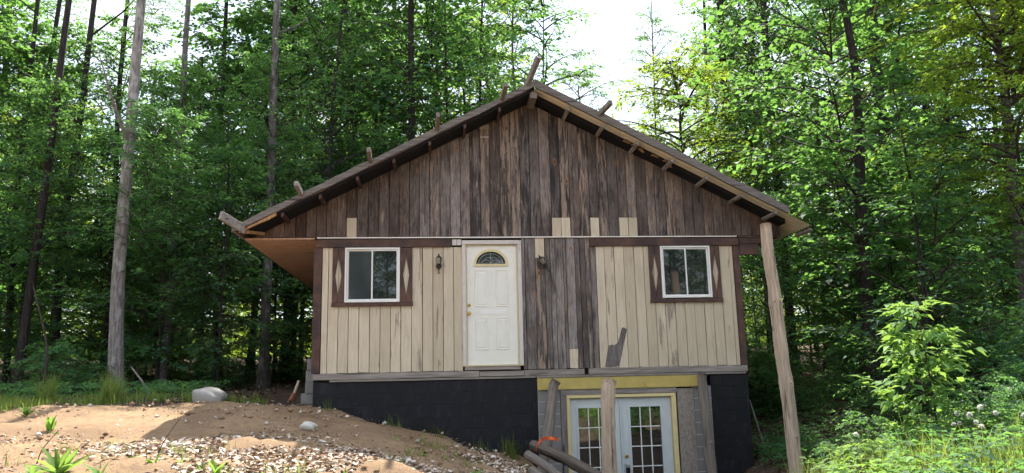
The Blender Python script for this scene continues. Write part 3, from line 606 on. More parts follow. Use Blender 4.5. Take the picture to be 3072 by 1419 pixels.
# ---------------------------------------------------------------- stones, stacked blocks, boards
def rock(name, loc, dims, seed, col, label, cat, rz=0):
    import bmesh
    bm = bmesh.new(); bmesh.ops.create_icosphere(bm, subdivisions=4, radius=1); g = np.random.default_rng(seed); ph = g.uniform(0, 6, (6, 3)); fr = g.uniform(.8, 2.2, (6, 3))
    for v_ in bm.verts:
        c = np.array(v_.co); d = 1+sum(.065*math.sin(float(fr[i]@c*1.6+ph[i, 0])) for i in range(6)); s_ = np.sign(c)*np.abs(c)**.8; s_[2] *= 1-.35*max(0, c[0])
        v_.co = Vector(s_*d*np.array(dims)/2)
    m_ = bpy.data.meshes.new(name); bm.to_mesh(m_); bm.free(); m_.shade_smooth(); m_.materials.append(col); o = bpy.data.objects.new(name, m_); o.location = loc; o.rotation_euler = (.05, .10, rz); COL.objects.link(o); return tag(o, label, cat)
M_ROCK = mat_block('granite', (.36, .345, .325)); M_STONE = mat_block('pale_stone', (.62, .60, .55))
rock('boulder', (-1.72, .25, 2.115), (.54, .44, .33), 4, M_ROCK, 'rounded grey granite boulder on the bank at edge of the wood', 'boulder')
rock('stone', (.35, -2.5, 1.745), (.20, .15, .11), 9, M_STONE, 'pale smooth stone lying on shaded sand before the black foundation', 'stone', .4)
sb0 = [(-.16, .62, gz(-.16, .62)+.09, 0), (-.10, .60, gz(-.1, .6)+.285, .05), (-.08, .62, gz(-.1, .6)+.48, -.04), (-.07, .60, gz(-.1, .6)+.675, .02)]
for k, (x, y, z, r) in enumerate(sb0):
    o = MB().box(-.10, .10, -.2, .2, -.097, .097).build('concrete_block', M_CMU, None, False, .006); o.location = (x, y, z); o.rotation_euler = (0, 0, r)
    tag(o, ['grey concrete block, lowest of the stack behind left corner', 'grey concrete block, second from bottom of the corner stack', 'grey concrete block, third from bottom of the corner stack', 'grey concrete block, topmost of the stack behind left corner'][k], 'block', 'blocks stacked behind the left corner')
def plain_bar(name, a, b, w_, h_, mat, label, cat): return tag(MB().bar(a, b, w_, h_).build(name, mat, None, False, .004), label, cat)
plain_bar('board', (-.42, .7, 2.15), (-.36, .75, 2.36), .05, .03, M_POST, 'pale scrap board leaning by the stacked blocks', 'board')
plain_bar('board', (-.47, .62, 2.02), (-.42, .66, 2.14), .07, .05, M_ORANGE if False else mat_brown('red_brown_wood', (.30, .11, .05), (.22, .08, .04)), 'short red brown scrap of wood at foot of the stacked blocks', 'board')
plain_bar('board', (7.72, .25, 1.05), (7.48, .18, 1.85), .035, .02, M_GREYV, 'thin grey slat leaning at right corner of black foundation', 'board')

# ---------------------------------------------------------------- foliage generators
def leaves(P, D, N, L, wr=.62, fold=.18, droop=.15):
    """folded five-vertex leaves: base P, direction D, normal N, length L"""
    n = len(P); D = D/(np.linalg.norm(D, axis=1, keepdims=True)+1e-9); S = np.cross(D, N); S /= np.linalg.norm(S, axis=1, keepdims=True)+1e-9; U = np.cross(S, D)
    L = np.asarray(L).reshape(-1, 1)*np.ones((n, 1)); w_ = L*wr*.5
    b = P; m = P+D*L*.48; tip = P+D*L-U*L*droop; l = P+D*L*.42+S*w_+U*L*fold*.6; r = P+D*L*.42-S*w_+U*L*fold*.6
    V = np.stack([b, l, tip, r, m], 1).reshape(-1, 3); k = np.arange(n)[:, None]*5
    Q = np.concatenate([k+np.array([[0, 4, 2, 1]]), k+np.array([[0, 3, 2, 4]])], 0)
    return V, Q
class Fol:
    def __init__(s): s.V = []; s.Q = []; s.T = []; s.n = 0
    def add(s, V, Q, t):
        s.V.append(V); s.Q.append(Q+s.n); s.T.append(np.broadcast_to(t, (len(V),)) if np.ndim(t) == 0 else t); s.n += len(V)
    def mesh(s, name, mat): return quick_mesh(name, np.concatenate(s.V), np.concatenate(s.Q), np.concatenate(s.T), mat)
UP = np.array([0, 0, 1.0])
def crown(seed, H, R, nl, ntw, nlf, leaf, low=.55, peak=.35, wr=.62, top=.45, rise=.75, sag=.45, mat=None, bmat=None, limb_r=.03, flat=.32, vert=.3):
    """foliage carried in near-level sprays by limbs round an upright axis; returns crown mesh and branch mesh"""
    g = np.random.default_rng(seed); F = Fol(); B = Fol()
    for i in range(nl):
        t = float(np.clip((i+g.random())/nl+.035*math.sin(i*.9+seed)+g.normal()*.02, 0, 1)); z = t*H; prof = low+(1-low)*t/peak if t < peak else 1-(1-top)*((t-peak)/(1-peak))**1.3
        L = R*prof*g.uniform(.35, 1.0)**.8*1.15; az = i*2.39996+g.normal()*.35; h = np.array([math.cos(az), math.sin(az), 0]); sd_ = np.array([-h[1], h[0], 0])
        s = np.linspace(0, 1, 6)[:, None]; bend = g.normal()*.18
        path = np.array([0, 0, z])+h*L*s+sd_*L*bend*s**2+UP*(L*(rise*g.uniform(.5, 1.4)*s-sag*g.uniform(.6, 1.3)*s**2))
        v, f = tube_arrays(path, np.linspace(limb_r*(.5+L/R*.5), .004, 6), 4); B.add(v, f, .5)
        tint_l = g.uniform(.0, .7)
        for k in range(ntw):
            if g.random() < (.75 if i % 9 == 4 else .12): continue
            q = .16+.84*(k+g.random())/ntw; c = np.array([np.interp(q, s[:, 0], path[:, a]) for a in range(3)])
            sg = 1 if k % 2 else -1; ang = sg*g.uniform(.4, 1.35)*(1-.3*q); d = h*math.cos(ang)+sd_*math.sin(ang)+UP*g.normal()*vert
            tl = L*g.uniform(.22, .42)*(1.15-.55*q)+leaf
            u = (np.arange(nlf)+.6)/nlf; pp = c+d*(tl*u)[:, None]-UP*(tl*.14*u**2)[:, None]+g.normal(size=(nlf, 3))*leaf*.25
            side = np.cross(d, UP); sgn = np.where(np.arange(nlf) % 2, 1, -1)[:, None]
            dd = d+side*sgn*g.uniform(.4, 1.1, (nlf, 1))+g.normal(size=(nlf, 3))*.22-UP*.18
            nn = UP+g.normal(size=(nlf, 3))*flat
            v, f = leaves(pp, dd, nn, leaf*g.uniform(.65, 1.2, nlf), wr)
            F.add(v, f, np.repeat(np.clip(tint_l+g.normal(size=nlf)*.18, 0, 1), 5))
            if tl > .35:
                v, f = tube_arrays(np.stack([c, c+d*tl*.5, c+d*tl]), [.007, .004, .002], 3); B.add(v, f, .5)
    return F.mesh('crown', mat), B.mesh('branches', bmat)

M_LEAF = mat_leaf('maple_leaf', (.030, .082, .054), (.062, .140, .070), (.23, .46, .085), .47)
M_LEAFY = mat_leaf('young_beech_leaf', (.060, .125, .022), (.115, .195, .035), (.36, .50, .045), .55)
M_LEAFU = mat_leaf('understory_leaf', (.036, .096, .060), (.074, .162, .076), (.22, .45, .09), .47)
M_WEED = mat_leaf('weed_leaf', (.075, .165, .045), (.15, .26, .075), (.34, .54, .09), .42); M_GRASS = mat_leaf('grass_blade', (.075, .125, .028), (.20, .25, .075), (.30, .40, .07), .40)
M_BARK = mat_bark('dark_bark', (.050, .042, .040), (.032, .027, .026)); M_BARKG = mat_bark('grey_bark', (.27, .25, .24), (.19, .17, .16), (.40, .385, .37)); M_BARKM = mat_bark('mottled_bark', (.15, .135, .13), (.09, .08, .076), (.30, .285, .275))
M_TWIG = mat_bark('twig_bark', (.075, .060, .05), (.055, .045, .04))

DENSE = [crown(100+k, 11, 2.9+.3*(k % 3), 80, 11, 10, .115+.016*k, wr=.8, low=.7, flat=.42, mat=M_LEAF, bmat=M_TWIG) for k in range(6)]
TALL = [crown(140+k, 14, 3.2, 76, 11, 10, .155, wr=.8, low=.45, peak=.5, flat=.42, mat=M_LEAF, bmat=M_TWIG) for k in range(3)]
SPARSE = [crown(160+k, 8, 2.1, 44, 10, 10, .125, low=.5, peak=.4, rise=.8, sag=.45, mat=M_LEAF, bmat=M_TWIG, wr=.5) for k in range(2)]
BRIGHT = [crown(170+k, 5, 2.1, 66, 13, 12, .115, low=.8, peak=.35, rise=.7, sag=.5, mat=M_LEAFY, bmat=M_TWIG, wr=.46) for k in range(2)]
UNDER = [crown(180+k, 5, 1.9, 58, 11, 10, .115, low=.85, peak=.3, mat=M_LEAFU, bmat=M_TWIG, limb_r=.014) for k in range(4)]
SHRUB = [crown(190+k, 1.5, .95, 34, 8, 8, .085, low=.9, peak=.3, rise=.6, mat=M_LEAFU, bmat=M_TWIG, limb_r=.008, flat=.45) for k in range(3)]

def trunk_mesh(pts, r0, r1, mat, n=16, sides=10, seed=0, flare=True, limbs=0):
    P = spline(pts, n); rad = np.linspace(r0, r1, n)
    h = P[:, 2]-P[0, 2]
    if flare: rad = rad*(1+.55*np.exp(-h/.22))
    mb = MB(); mb.tube(P, rad, sides, False, .05, seed); g = np.random.default_rng(seed+5)
    for k in range(limbs):
        q = g.uniform(.35, .95); i = int(q*(n-1)); az = g.uniform(0, 6.28); l = g.uniform(.8, 2.2); d = np.array([math.cos(az), math.sin(az), g.uniform(.4, 1.0)])
        mb.tube([P[i], P[i]+d*l*.5, P[i]+d*l+UP*l*.2], [rad[i]*.42, rad[i]*.3, .008], 6, False)
    m_ = bpy.data.meshes.new('trunk'); m_.from_pydata(mb.v, [], mb.f); m_.shade_smooth(); m_.materials.append(mat); return m_
def add_part(root, name, me, mat4=None):
    o = bpy.data.objects.new(name, me); COL.objects.link(o); o.parent = root
    if mat4 is not None: o.matrix_local = mat4
    return o
def crown_on(root, cr, base, direction, scale, rz, wide=1.0):
    q = Vector(direction).normalized().to_track_quat('Z', 'Y').to_matrix().to_4x4()
    Mx = Matrix.Translation(Vector(base)) @ q @ Matrix.Rotation(rz, 4, 'Z') @ Matrix.Diagonal((scale*wide, scale*wide, scale, 1))
    c = add_part(root, 'crown', cr[0], Mx); c['kind'] = 'stuff'; add_part(root, 'branches', cr[1], Mx)

TREES = {
'A':(3.6,0.154,0.108,[(-4.52,2.14),(-4.64,4.33),(-4.64,5.8),(-4.62,6.63),(-4.6,8.51),(-4.59,9.69),(-4.58,10.9)]),
'B':(7,0.106,0.076,[(-4.78,2.32),(-4.7,2.81),(-4.69,4.73),(-4.69,6.55),(-4.7,7.53),(-4.66,9.35),(-4.71,11.22),(-4.69,12.69)]),
'C':(7,0.140,0.099,[(-2.31,2.12),(-2.33,4.02),(-2.32,5.49),(-2.3,7.82),(-2.34,10.01),(-2.33,12.29)]),
'D':(5,0.098,0.077,[(-7.18,2.3),(-7.07,4.52),(-7.0,6.1),(-6.95,7.0),(-6.89,8.59),(-6.86,10.27),(-6.82,11.23)]),
'E':(8,0.086,0.067,[(-8.95,2.3),(-9.12,6.22),(-9.15,7.74),(-9.15,9.86),(-9.11,11.34),(-9.11,12.59)]),
'F':(9,0.090,0.070,[(-9.15,2.3),(-9.3,8.0),(-9.28,9.98),(-9.13,11.25),(-9.05,12.99)]),
'G':(8,0.107,0.084,[(-7.8,2.3),(-7.92,5.95),(-7.87,7.55),(-7.7,8.92),(-7.68,10.13),(-7.65,11.37),(-7.61,12.63)]),
'H':(9,0.086,0.072,[(-6.88,2.3),(-6.98,4.78),(-7.05,7.07),(-7.07,8.49),(-7.17,10.52),(-7.13,12.61)]),
'I':(14,0.101,0.084,[(-5.3,2.5),(-5.64,10.53),(-5.66,13.09),(-5.67,15.03)]),
'J':(12,0.073,0.052,[(-5.3,2.4),(-5.57,5.55),(-5.69,7.17),(-5.8,8.72),(-5.8,11.69)]),
'K':(10,0.048,0.034,[(-4.37,2.3),(-4.43,4.79),(-4.46,7.28),(-4.63,9.88)]),
'L':(12,0.061,0.046,[(-2.66,2.4),(-2.82,4.98),(-2.94,7.16),(-3.0,11)]),
'M':(14,0.115,0.097,[(-.5,2.5),(-.9,10.99),(-.97,12.13),(-1.14,13.81),(-1.37,16.47)]),
'N':(12,0.132,0.116,[(1.2,2.4),(1.19,10.13),(1.19,10.88),(1.15,15.49)]),
'O':(16,0.062,0.056,[(3.6,2.6),(3.76,12.92),(3.84,15.61),(3.93,17.67)]),
'P':(15,0.055,0.049,[(5.2,2.5),(5.08,13.39),(4.96,15.17),(5.1,17.18)]),
'Q':(18,0.095,0.082,[(-3.6,2.6),(-3.87,14.88),(-3.98,16.22),(-4.16,18.5)]),
'R':(18,0.095,0.081,[(1.9,2.6),(2.05,15.58),(2.13,17.12),(2.18,18.68)]),
'S':(12,0.147,0.136,[(12.1,2.1),(12.23,10.58),(12.28,11.94),(12.3,13.2),(12.38,15.8)]),
'T':(14,0.085,0.073,[(12.2,2.3),(12.33,11.36),(12.4,13.26),(12.49,15.45)]),
'U':(13,0.097,0.085,[(13.6,2.2),(13.8,12.34),(13.88,13.82),(13.98,16.37)]),
'V':(11,0.148,0.132,[(13.5,2.2),(13.49,8.5),(13.47,12.94),(13.55,15.3)]),
'V2':(9,0.068,0.053,[(11.95,2.0),(11.89,4.36),(11.97,6.0),(12.06,8.62),(12.05,9.7)]),
'W':(12,0.102,0.079,[(15.1,2.1),(15.39,6.5),(15.46,7.8),(15.63,10.73)]),
'X1':(8,0.240,0.170,[(15.3,2.0),(15.51,5.12),(15.62,7.45),(15.59,9.4),(15.47,10.66),(15.59,12.65),(15.66,13.78)]),
'X2':(9,0.136,0.104,[(15.6,2.0),(15.78,4.44),(15.95,6.5),(16.04,7.69),(16.11,9.19)]),
'X3':(10,0.123,0.089,[(17.79,1.9),(17.91,3.98),(17.91,5.89),(18.1,7.8),(18.43,11.27)]),
'X4':(7,0.099,0.079,[(16.48,1.9),(16.5,3.47),(16.58,5.41),(16.69,7.2),(16.98,10.11)]),
'X6':(-1,0.113,0.069,[(11.93,1.6),(11.95,2.87),(12.0,3.89),(12.02,4.88),(12.0,5.24),(12.11,6.08),(12.17,7.32),(12.18,8.28)]),
}
LBL = {
'A':('stout tree with pale grey lower trunk at the left wood edge', M_BARKG), 'B':('slim grey trunked tree standing between boulder and pale stout tree', M_BARKM), 'C':('straight grey trunked tree just left of the cabin soffit', M_BARKM),
'D':('leaning dark tree foremost at the far left edge', M_BARK), 'E':('leftmost slim dark tree leaning right at far left', M_BARK), 'F':('slim dark leaning tree, second in the far left row', M_BARK), 'G':('curving dark tree before the bright gap on the left', M_BARK),
'H':('dark trunked tree close behind the pale stout tree', M_BARK), 'I':('straight dark tree deep in wood above the left eave', M_BARK), 'J':('thin bent tree between slim grey tree and left eave', M_BARK), 'K':('thinnest sapling trunk left of the cabin eave', M_BARKM), 'L':('thin dark trunk seen under the cabin soffit', M_BARK),
'M':('dark tree rising behind the left roof slope, left one', M_BARK), 'N':('thick dark tree rising behind middle of the left roof slope', M_BARK), 'O':('thin straight tree behind the roof just left of the apex', M_BARK), 'P':('thin pale tree right behind the roof apex', M_BARKM), 'Q':('dark tree deep behind the left roof slope', M_BARK), 'R':('dark tree deep in wood left of the apex', M_BARK),
'S':('dark tree bordering the sky gap on its right', M_BARK), 'T':('thin dark tree at right rim of the sky gap', M_BARK), 'U':('dark tree behind right roof slope, between two thicker ones', M_BARK), 'V':('thick dark tree above the right end of the roof', M_BARK), 'V2':('slim tree right behind the tall leaning post', M_BARKM), 'W':('slim dark tree right of the tall leaning post', M_BARK),
'X1':('thickest dark trunk in the right hand wood', M_BARK), 'X2':('dark trunk close beside the thickest right hand trunk', M_BARK), 'X3':('dark trunk behind the sunlit sapling', M_BARK), 'X4':('dark trunk right of the sunlit sapling', M_BARK), 'X6':('near beech at right edge with brightly lit upper leaves', M_BARKM)}
rt = random.Random(5)
def sun_cap(x, y):          # crown tops stay low enough for the sun to reach the sand before the cabin
    c = 1.9+1.25*(y+1.2)
    return max(6.0, min(c, 23))
for key, (Y, r0, r1, pts) in TREES.items():
    x0, z0 = pts[0]; zb = gz(x0, Y); root = empty('forest_tree', (x0, Y, zb), LBL[key][0], 'tree', 'trees of the wood'); P = [(0, 0, -.1)]+[(x-x0, 0, z-zb) for x, z in pts[0 if z0 > zb+.3 else 1:]]
    ext = {'K': 0, 'L': 0}.get(key, 1.5); dx = (P[-1][0]-P[-2][0])/(P[-1][2]-P[-2][2]+1e-6); P.append((P[-1][0]+dx*ext, 0, P[-1][2]+ext+.01))
    add_part(root, 'trunk', trunk_mesh(P, r0, r1*.8, LBL[key][1], 18, 11, sum(map(ord, key)), True, 1))
    top = P[-1][2]
    if key == 'X6':
        crown_on(root, BRIGHT[0], (P[-1][0]-.4, -.6, 4.9), (0, 0, 1), 1.05, .5); crown_on(root, BRIGHT[1], (P[-1][0]-.8, -1.0, 2.6), (0, 0, 1), .8, 2.2)
    elif key in ('O', 'P'): crown_on(root, SPARSE[key == 'P'], (P[-2][0], 0, top-6.8), (0, 0, 1), 1.0, rt.random()*6)
    elif key in ('S', 'T'): crown_on(root, DENSE[2], (P[-2][0]+.6, 0, 3.2), (0, 0, 1), .95, rt.random()*6, .8)
    elif key == 'V2': crown_on(root, UNDER[1], (0, 0, 3.5), (0, 0, 1), 1.1, 1)
    elif key == 'A': crown_on(root, UNDER[0], (.3, 0, 3.1), (.05, 0, 1), .62, 2.0, 1.25); crown_on(root, DENSE[0], (0, .6, 8.3), (0, 0, 1), .25, 1.0, 1.2)
    elif key in 'KL': crown_on(root, UNDER[2], (0, 0, 3.2), (0, 0, 1), 1.0, rt.random()*6)
    else:
        cr = rt.choice(DENSE); sc = min(1.15, (top-3.0)/11); sc = max(.42, min(sc, (sun_cap(x0, Y)-zb-4.2)/11)) if x0 < 9 else sc; crown_on(root, cr, (P[3][0] if len(P) > 3 else 0, 0, 3.2 if key in 'AC' else 2.6), (0, 0, 1), sc, rt.random()*6.28)
# ---- near branches of the right edge beech, low sprays over the right bank
# ---- trees further back, alike, filling the wood
TRK = [trunk_mesh([(0, 0, -.15), (rt.uniform(-.1, .1), rt.uniform(-.1, .1), 5), (rt.uniform(-.3, .3), rt.uniform(-.3, .3), 10), (rt.uniform(-.4, .4), rt.uniform(-.3, .3), 15)], .11, .04, M_BARK, 12, 8, k, True, 4) for k in range(5)]
placed = [(TREES[k][3][0][0], TREES[k][0]) for k in TREES]
def in_gap(x, y, m=0.0):      # open strip of sky behind the right roof slope
    d = y+13.1; tx = (x-2.05)/max(d, 1); return .155-m < tx < .325+m
def filler(x, y, label, group, kind):
    zb = gz(x, y); root = empty('forest_tree', (x, y, zb), label, 'tree', group); cap = sun_cap(x, y)-1.2 if (-10 < x < 9 and y > 0) else 15+.25*max(0, y)
    if kind == 'u':
        sc = min(rt.uniform(.75, 1.35), (cap-zb)/5.5); t = add_part(root, 'trunk', rt.choice(TRK)); t.scale = (.35, .35, .42*sc); t.rotation_euler = (0, 0, rt.random()*6.28); crown_on(root, rt.choice(UNDER), (0, 0, .35), (rt.gauss(0, .06), rt.gauss(0, .06), 1), sc, rt.random()*6.28, rt.uniform(.9, 1.25)); return
    cr = rt.choice(TALL if y > 16 else DENSE); H = 14 if y > 16 else 11; h = min(rt.uniform(11, 19), cap-zb); sc = max(.5, min(1.3, (h-2.2)/H)); t = add_part(root, 'trunk', rt.choice(TRK)); s_ = rt.uniform(.7, 1.4)
    t.scale = (s_, s_, h/15); t.rotation_euler = (0, 0, rt.random()*6.28); crown_on(root, cr, (0, 0, h-H*sc+.3), (rt.gauss(0, .03), rt.gauss(0, .03), 1), sc, rt.random()*6.28, rt.uniform(.95, 1.2))
def try_place(n, xr, yr, mind, label, group, kind, gapm=.0):
    k = 0; tries = 0
    while k < n and tries < n*40:
        tries += 1; x, y = rt.uniform(*xr), rt.uniform(*yr); d = y+13.1; tx = (x-2.05)/d
        if not (-.78 < tx < 1.12): continue
        if -2.2 < x < 9.3 and y < 9.2: continue
        if in_gap(x, y, gapm+2.7/d) and kind != 'u': continue
        if in_gap(x, y, 1.0/d) and y < 22: continue
        if any((x-a)**2+(y-b)**2 < mind**2 for a, b in placed): continue
        placed.append((x, y)); filler(x, y, label, group, kind); k += 1
try_place(8, (-22, -2), (6.5, 20), 1.7, 'tall leafy tree among others deep in the left hand wood', 'trees deep in the left hand wood', 't')
try_place(9, (-5, 11), (9.5, 22), 1.7, 'tall leafy tree among others in the wood behind the roof', 'trees in the wood behind the roof', 't', .01)
try_place(11, (9.4, 34), (1.5, 20), 1.8, 'tall leafy tree among others deep in the right hand wood', 'trees deep in the right hand wood', 't', .01)
try_place(36, (-20, -1.2), (4.2, 19), 1.25, 'low leafy understory tree in shade of the left hand wood', 'understory trees on the left', 'u')
try_place(9, (-1, 9), (9, 16), 1.5, 'low leafy understory tree in shade behind the cabin', 'understory trees behind the cabin', 'u')
try_place(28, (9.2, 28), (-1.0, 16), 1.35, 'low leafy understory tree in shade of the right hand wood', 'understory trees on the right', 'u')
def canopy(x, y):            # old trees whose dense tops close over the wood
    zb = gz(x, y); top = (sun_cap(x, y)-1.0 if x < 9 else 20+.2*y)-zb; root = empty('canopy_tree', (x, y, zb), 'tall old tree with dense high crown over the wood', 'tree', 'tall canopy trees of the wood'); sc = rt.uniform(.62, .8); t = add_part(root, 'trunk', rt.choice(TRK)); s_ = rt.uniform(1.1, 1.7); t.scale = (s_, s_, top/15.5); t.rotation_euler = (0, 0, rt.random()*6.28)
    crown_on(root, rt.choice(DENSE), (0, 0, top-11*sc-.8), (0, 0, 1), sc, rt.random()*6.28, 1.9)
kc = 0
for yy in (12.0, 15.5):
    for q_ in range(9):
        x_, y_ = -20+q_*5.6+rt.uniform(-1, 1), yy+rt.uniform(-1, 1)
        if in_gap(x_, y_, 3.4/(y_+13.1)) or (x_-2.05)/(y_+13.1) > 1.1: continue
        if -12.5 < x_ < -7.5 and yy > 12: continue
        if yy < 13 and x_ < 10: continue
        canopy(x_, y_)
UNDER_KEEP = UNDER; UNDER = [crown(220+k_, 5, 2.2, 58, 11, 10, .15, low=.85, peak=.3, mat=M_LEAFY, bmat=M_TWIG, limb_r=.014) for k_ in range(2)]
try_place(46, (-34, 46), (23, 40), 2.0, 'sunlit low tree in the glade far behind the wood', 'sunlit trees in the far glade', 'u')
UNDER = UNDER_KEEP
GLOW = [crown(240+k_, 14, 3.4, 70, 11, 10, .20, wr=.75, low=.8, peak=.4, flat=.45, mat=M_LEAFY, bmat=M_TWIG) for k_ in range(2)]
TALL_KEEP = TALL; TALL = GLOW
try_place(30, (-36, 48), (24, 36), 2.6, 'tall sunlit tree at the bright far side of the wood', 'sunlit trees beyond the wood', 't')
TALL = TALL_KEEP
for k_ in range(40):
    filler(-34+k_*1.8+rt.uniform(-.8, .8), -33-rt.uniform(0, 9), 'tall tree across the clearing, seen only as dark window reflection', 'trees across the clearing', 't')
# ---- sunlit and sparse trees in the sky gap behind the roof
def small_tree(x, y, h, cr, sc, off, label, bark, rz, bend=0.0):
    zb = gz(x, y); root = empty('forest_tree', (x, y, zb), label, 'tree', 'trees of the wood')
    add_part(root, 'trunk', trunk_mesh([(0, 0, -.1), (bend*.2, 0, h*.35), (bend*.7, 0, h*.7), (bend, 0, h)], .07, .015, bark, 14, 8, int(h*10), True, 5)); crown_on(root, cr, (bend*.6, 0, off), (bend*.04, 0, 1), sc, rz)
small_tree(9.4, 9.0, 8.4, BRIGHT[0], 1.45, 2.7, 'bright yellow green tree behind the right roof slope', M_TWIG, 1.0, .2)
small_tree(7.0, 10.5, 9.6, SPARSE[0], .72, 4.6, 'sparse feathery tree right of the apex against open sky', M_TWIG, 2.0, -.3)
small_tree(9.5, 12, 13.4, SPARSE[1], .62, 8.0, 'thin nearly bare tree reaching up into the sky gap', M_TWIG, .4, .3)
small_tree(5.3, 11.5, 13.2, SPARSE[0], 1.2, 5.2, 'thin maple spreading open twigs left of the sky gap', M_TWIG, 3.0, .5)
# ---- far wood that closes the view low down
far = Fol(); g = np.random.default_rng(77)
for i in range(3000):
    a = g.uniform(-.75, 1.05); d = g.uniform(56, 85); c = np.array([2.05+a*d*.95, d-13, 0]); c[2] = 2.8+d*.02+(abs(g.normal())*1.4 if i % 3 else abs(g.normal())*3.5)
    tx = (c[0]-2.05)/(c[1]+13.1)
    if .15 < tx < .33 and c[2] > 8: continue
    n = 26; pp = c+g.normal(size=(n, 3))*np.array([1.3, 1.0, .7]); v, f = leaves(pp, g.normal(size=(n, 3))-UP*.2, UP+g.normal(size=(n, 3))*.5, g.uniform(.25, .5, n), .7); far.add(v, f, np.repeat(g.random(n), 5))
fo = bpy.data.objects.new('distant_woodland', far.mesh('distant_woodland', M_LEAFY)); COL.objects.link(fo); tag(fo, 'leafy mass of far woodland seen between the trunks', 'woodland', None, 'stuff')

# ---------------------------------------------------------------- shrubs, sapling and right bank
def shrub(x, y, sc, k, label, group=None, mat_over=None, rz=None, z=0):
    root = empty('shrub', (x, y, gz(x, y)-.05+z), label, 'shrub', group); Mx = Matrix.Rotation(rt.random()*6.28 if rz is None else rz, 4, 'Z') @ Matrix.Diagonal((sc*1.1, sc*1.1, sc, 1))
    c = add_part(root, 'leaves', SHRUB[k % 3][0] if mat_over is None else mat_over[0], Mx); c['kind'] = 'stuff'; add_part(root, 'stems', SHRUB[k % 3][1] if mat_over is None else mat_over[1], Mx)
k = 0
for (x0, x1, y0, y1, n, lab, grp) in ((8.1, 16, -1.0, 5, 34, 'low leafy shrub in the shade right of the cabin', 'shrubs right of the cabin'), (-10, -2.6, 2.2, 4.8, 10, 'dark low shrub at foot of the left hand wood', 'shrubs at the left wood edge'), (-14, -.8, 6.5, 16, 30, 'low shrub in deep shade among the left hand trunks', 'shrubs deep in the left hand wood'), (8.5, 14, -5.2, -1.0, 22, 'leafy shrub on the right bank behind the sapling', 'shrubs on the right bank')):
    for _ in range(n):
        x, y = rt.uniform(x0, x1), rt.uniform(y0, y1); shrub(x, y, rt.uniform(.5, 1.0)*(1.05 if x > 0 else .8), k, lab, grp); k += 1
SAPC = crown(303, 1.35, .44, 32, 5, 7, .125, low=.95, peak=.25, rise=.7, sag=.8, mat=M_WEED, bmat=M_TWIG, limb_r=.008, wr=.52, flat=.3)
LOWB = [crown(310+k_, .55, .62, 16, 5, 7, .125, low=1, peak=.5, rise=.6, sag=.7, mat=M_WEED, bmat=M_TWIG, limb_r=.006, wr=.5, flat=.25) for k_ in range(2)]
sz = gz(7.1, -5.45); sap = empty('sapling', (7.1, -5.45, sz), 'sunlit young sapling with pale green leaves on the right bank', 'sapling')
add_part(sap, 'stem', trunk_mesh([(.06, 0, -.1), (.05, 0, .7), (0, 0, 1.2), (-.02, 0, 1.62)], .014, .004, M_TWIG, 10, 6, 3, False)); c = add_part(sap, 'leaves', SAPC[0], Matrix.Translation((0, 0, .12))); c['kind'] = 'stuff'; add_part(sap, 'twigs', SAPC[1], Matrix.Translation((0, 0, .12)))
shrub(6.05, -5.9, .6, 0, 'low green shrub with broad pointed leaves left of sapling', None, LOWB[0], .3, .05)
shrub(5.15, -7.55, .58, 1, 'low shrub with yellow lit leaves at bottom right', None, LOWB[1], 1.3, .1); shrub(5.05, -8.15, .42, 1, 'lowest sunlit leafy shrub at bottom edge right of the post', None, LOWB[0], 2.9, .05); shrub(5.6, -7.6, .5, 1, 'sunlit leafy shrub just right of the yellow leaved one', None, LOWB[0], 4.0, .05)
for k_, (x, y, s_, lab) in enumerate(((7.25, -5.75, .42, 'bright leafy shrub right at the sapling foot'), (6.85, -5.6, .40, 'bright leafy shrub hugging the sapling on its left'), (7.6, -5.1, .42, 'bright leafy shrub just right of the sapling stem'))): shrub(x, y, s_, k_, lab, None, LOWB[k_ % 2], k_*1.7)
for k_, (x, y) in enumerate(((7.7, -5.9), (7.0, -6.3), (7.9, -4.6), (6.7, -5.0), (8.6, -5.6), (9.4, -6.0), (6.5, -4.5))): shrub(x, y, rt.uniform(.3, .48), k_, 'low leafy shrub around the foot of the sapling', 'shrubs round the sapling')
# ferns
def fern_mesh(seed):
    g = np.random.default_rng(seed); F = Fol()
    for i in range(9):
        az = i*.7+g.normal()*.2; h = np.array([math.cos(az), math.sin(az), 0]); L = g.uniform(.4, .6); sd_ = np.array([-h[1], h[0], 0]); u = np.linspace(.12, 1, 22)
        path = h*(L*u)[:, None]+UP*(L*(1.0*u-.75*u**2))[:, None]
        for sg in (-1, 1):
            ll = .13*np.sin(np.pi*np.clip(u*.85+.1, 0, 1))+.01; v, f = leaves(path, sd_*sg+h*.35-UP*.15+g.normal(size=(22, 3))*.05, UP+h*-.2+g.normal(size=(22, 3))*.1, ll, .30); F.add(v, f, np.repeat(g.uniform(.2, .8, 22), 5))
    return F.mesh('fronds', M_LEAFU)
FERN = [fern_mesh(1), fern_mesh(2)]
for k_, (x, y, lab) in enumerate(((8.3, -1.4, 'fern nearest the tall leaning post on the right'), (8.9, -1.9, 'fern in shade between post and sapling'), (8.05, -.7, 'fern by the right corner of the foundation'))):
    o = bpy.data.objects.new('fern', FERN[k_ % 2]); o.location = (x, y, gz(x, y)); o.rotation_euler = (0, 0, k_*1.3); COL.objects.link(o); tag(o, lab, 'fern')
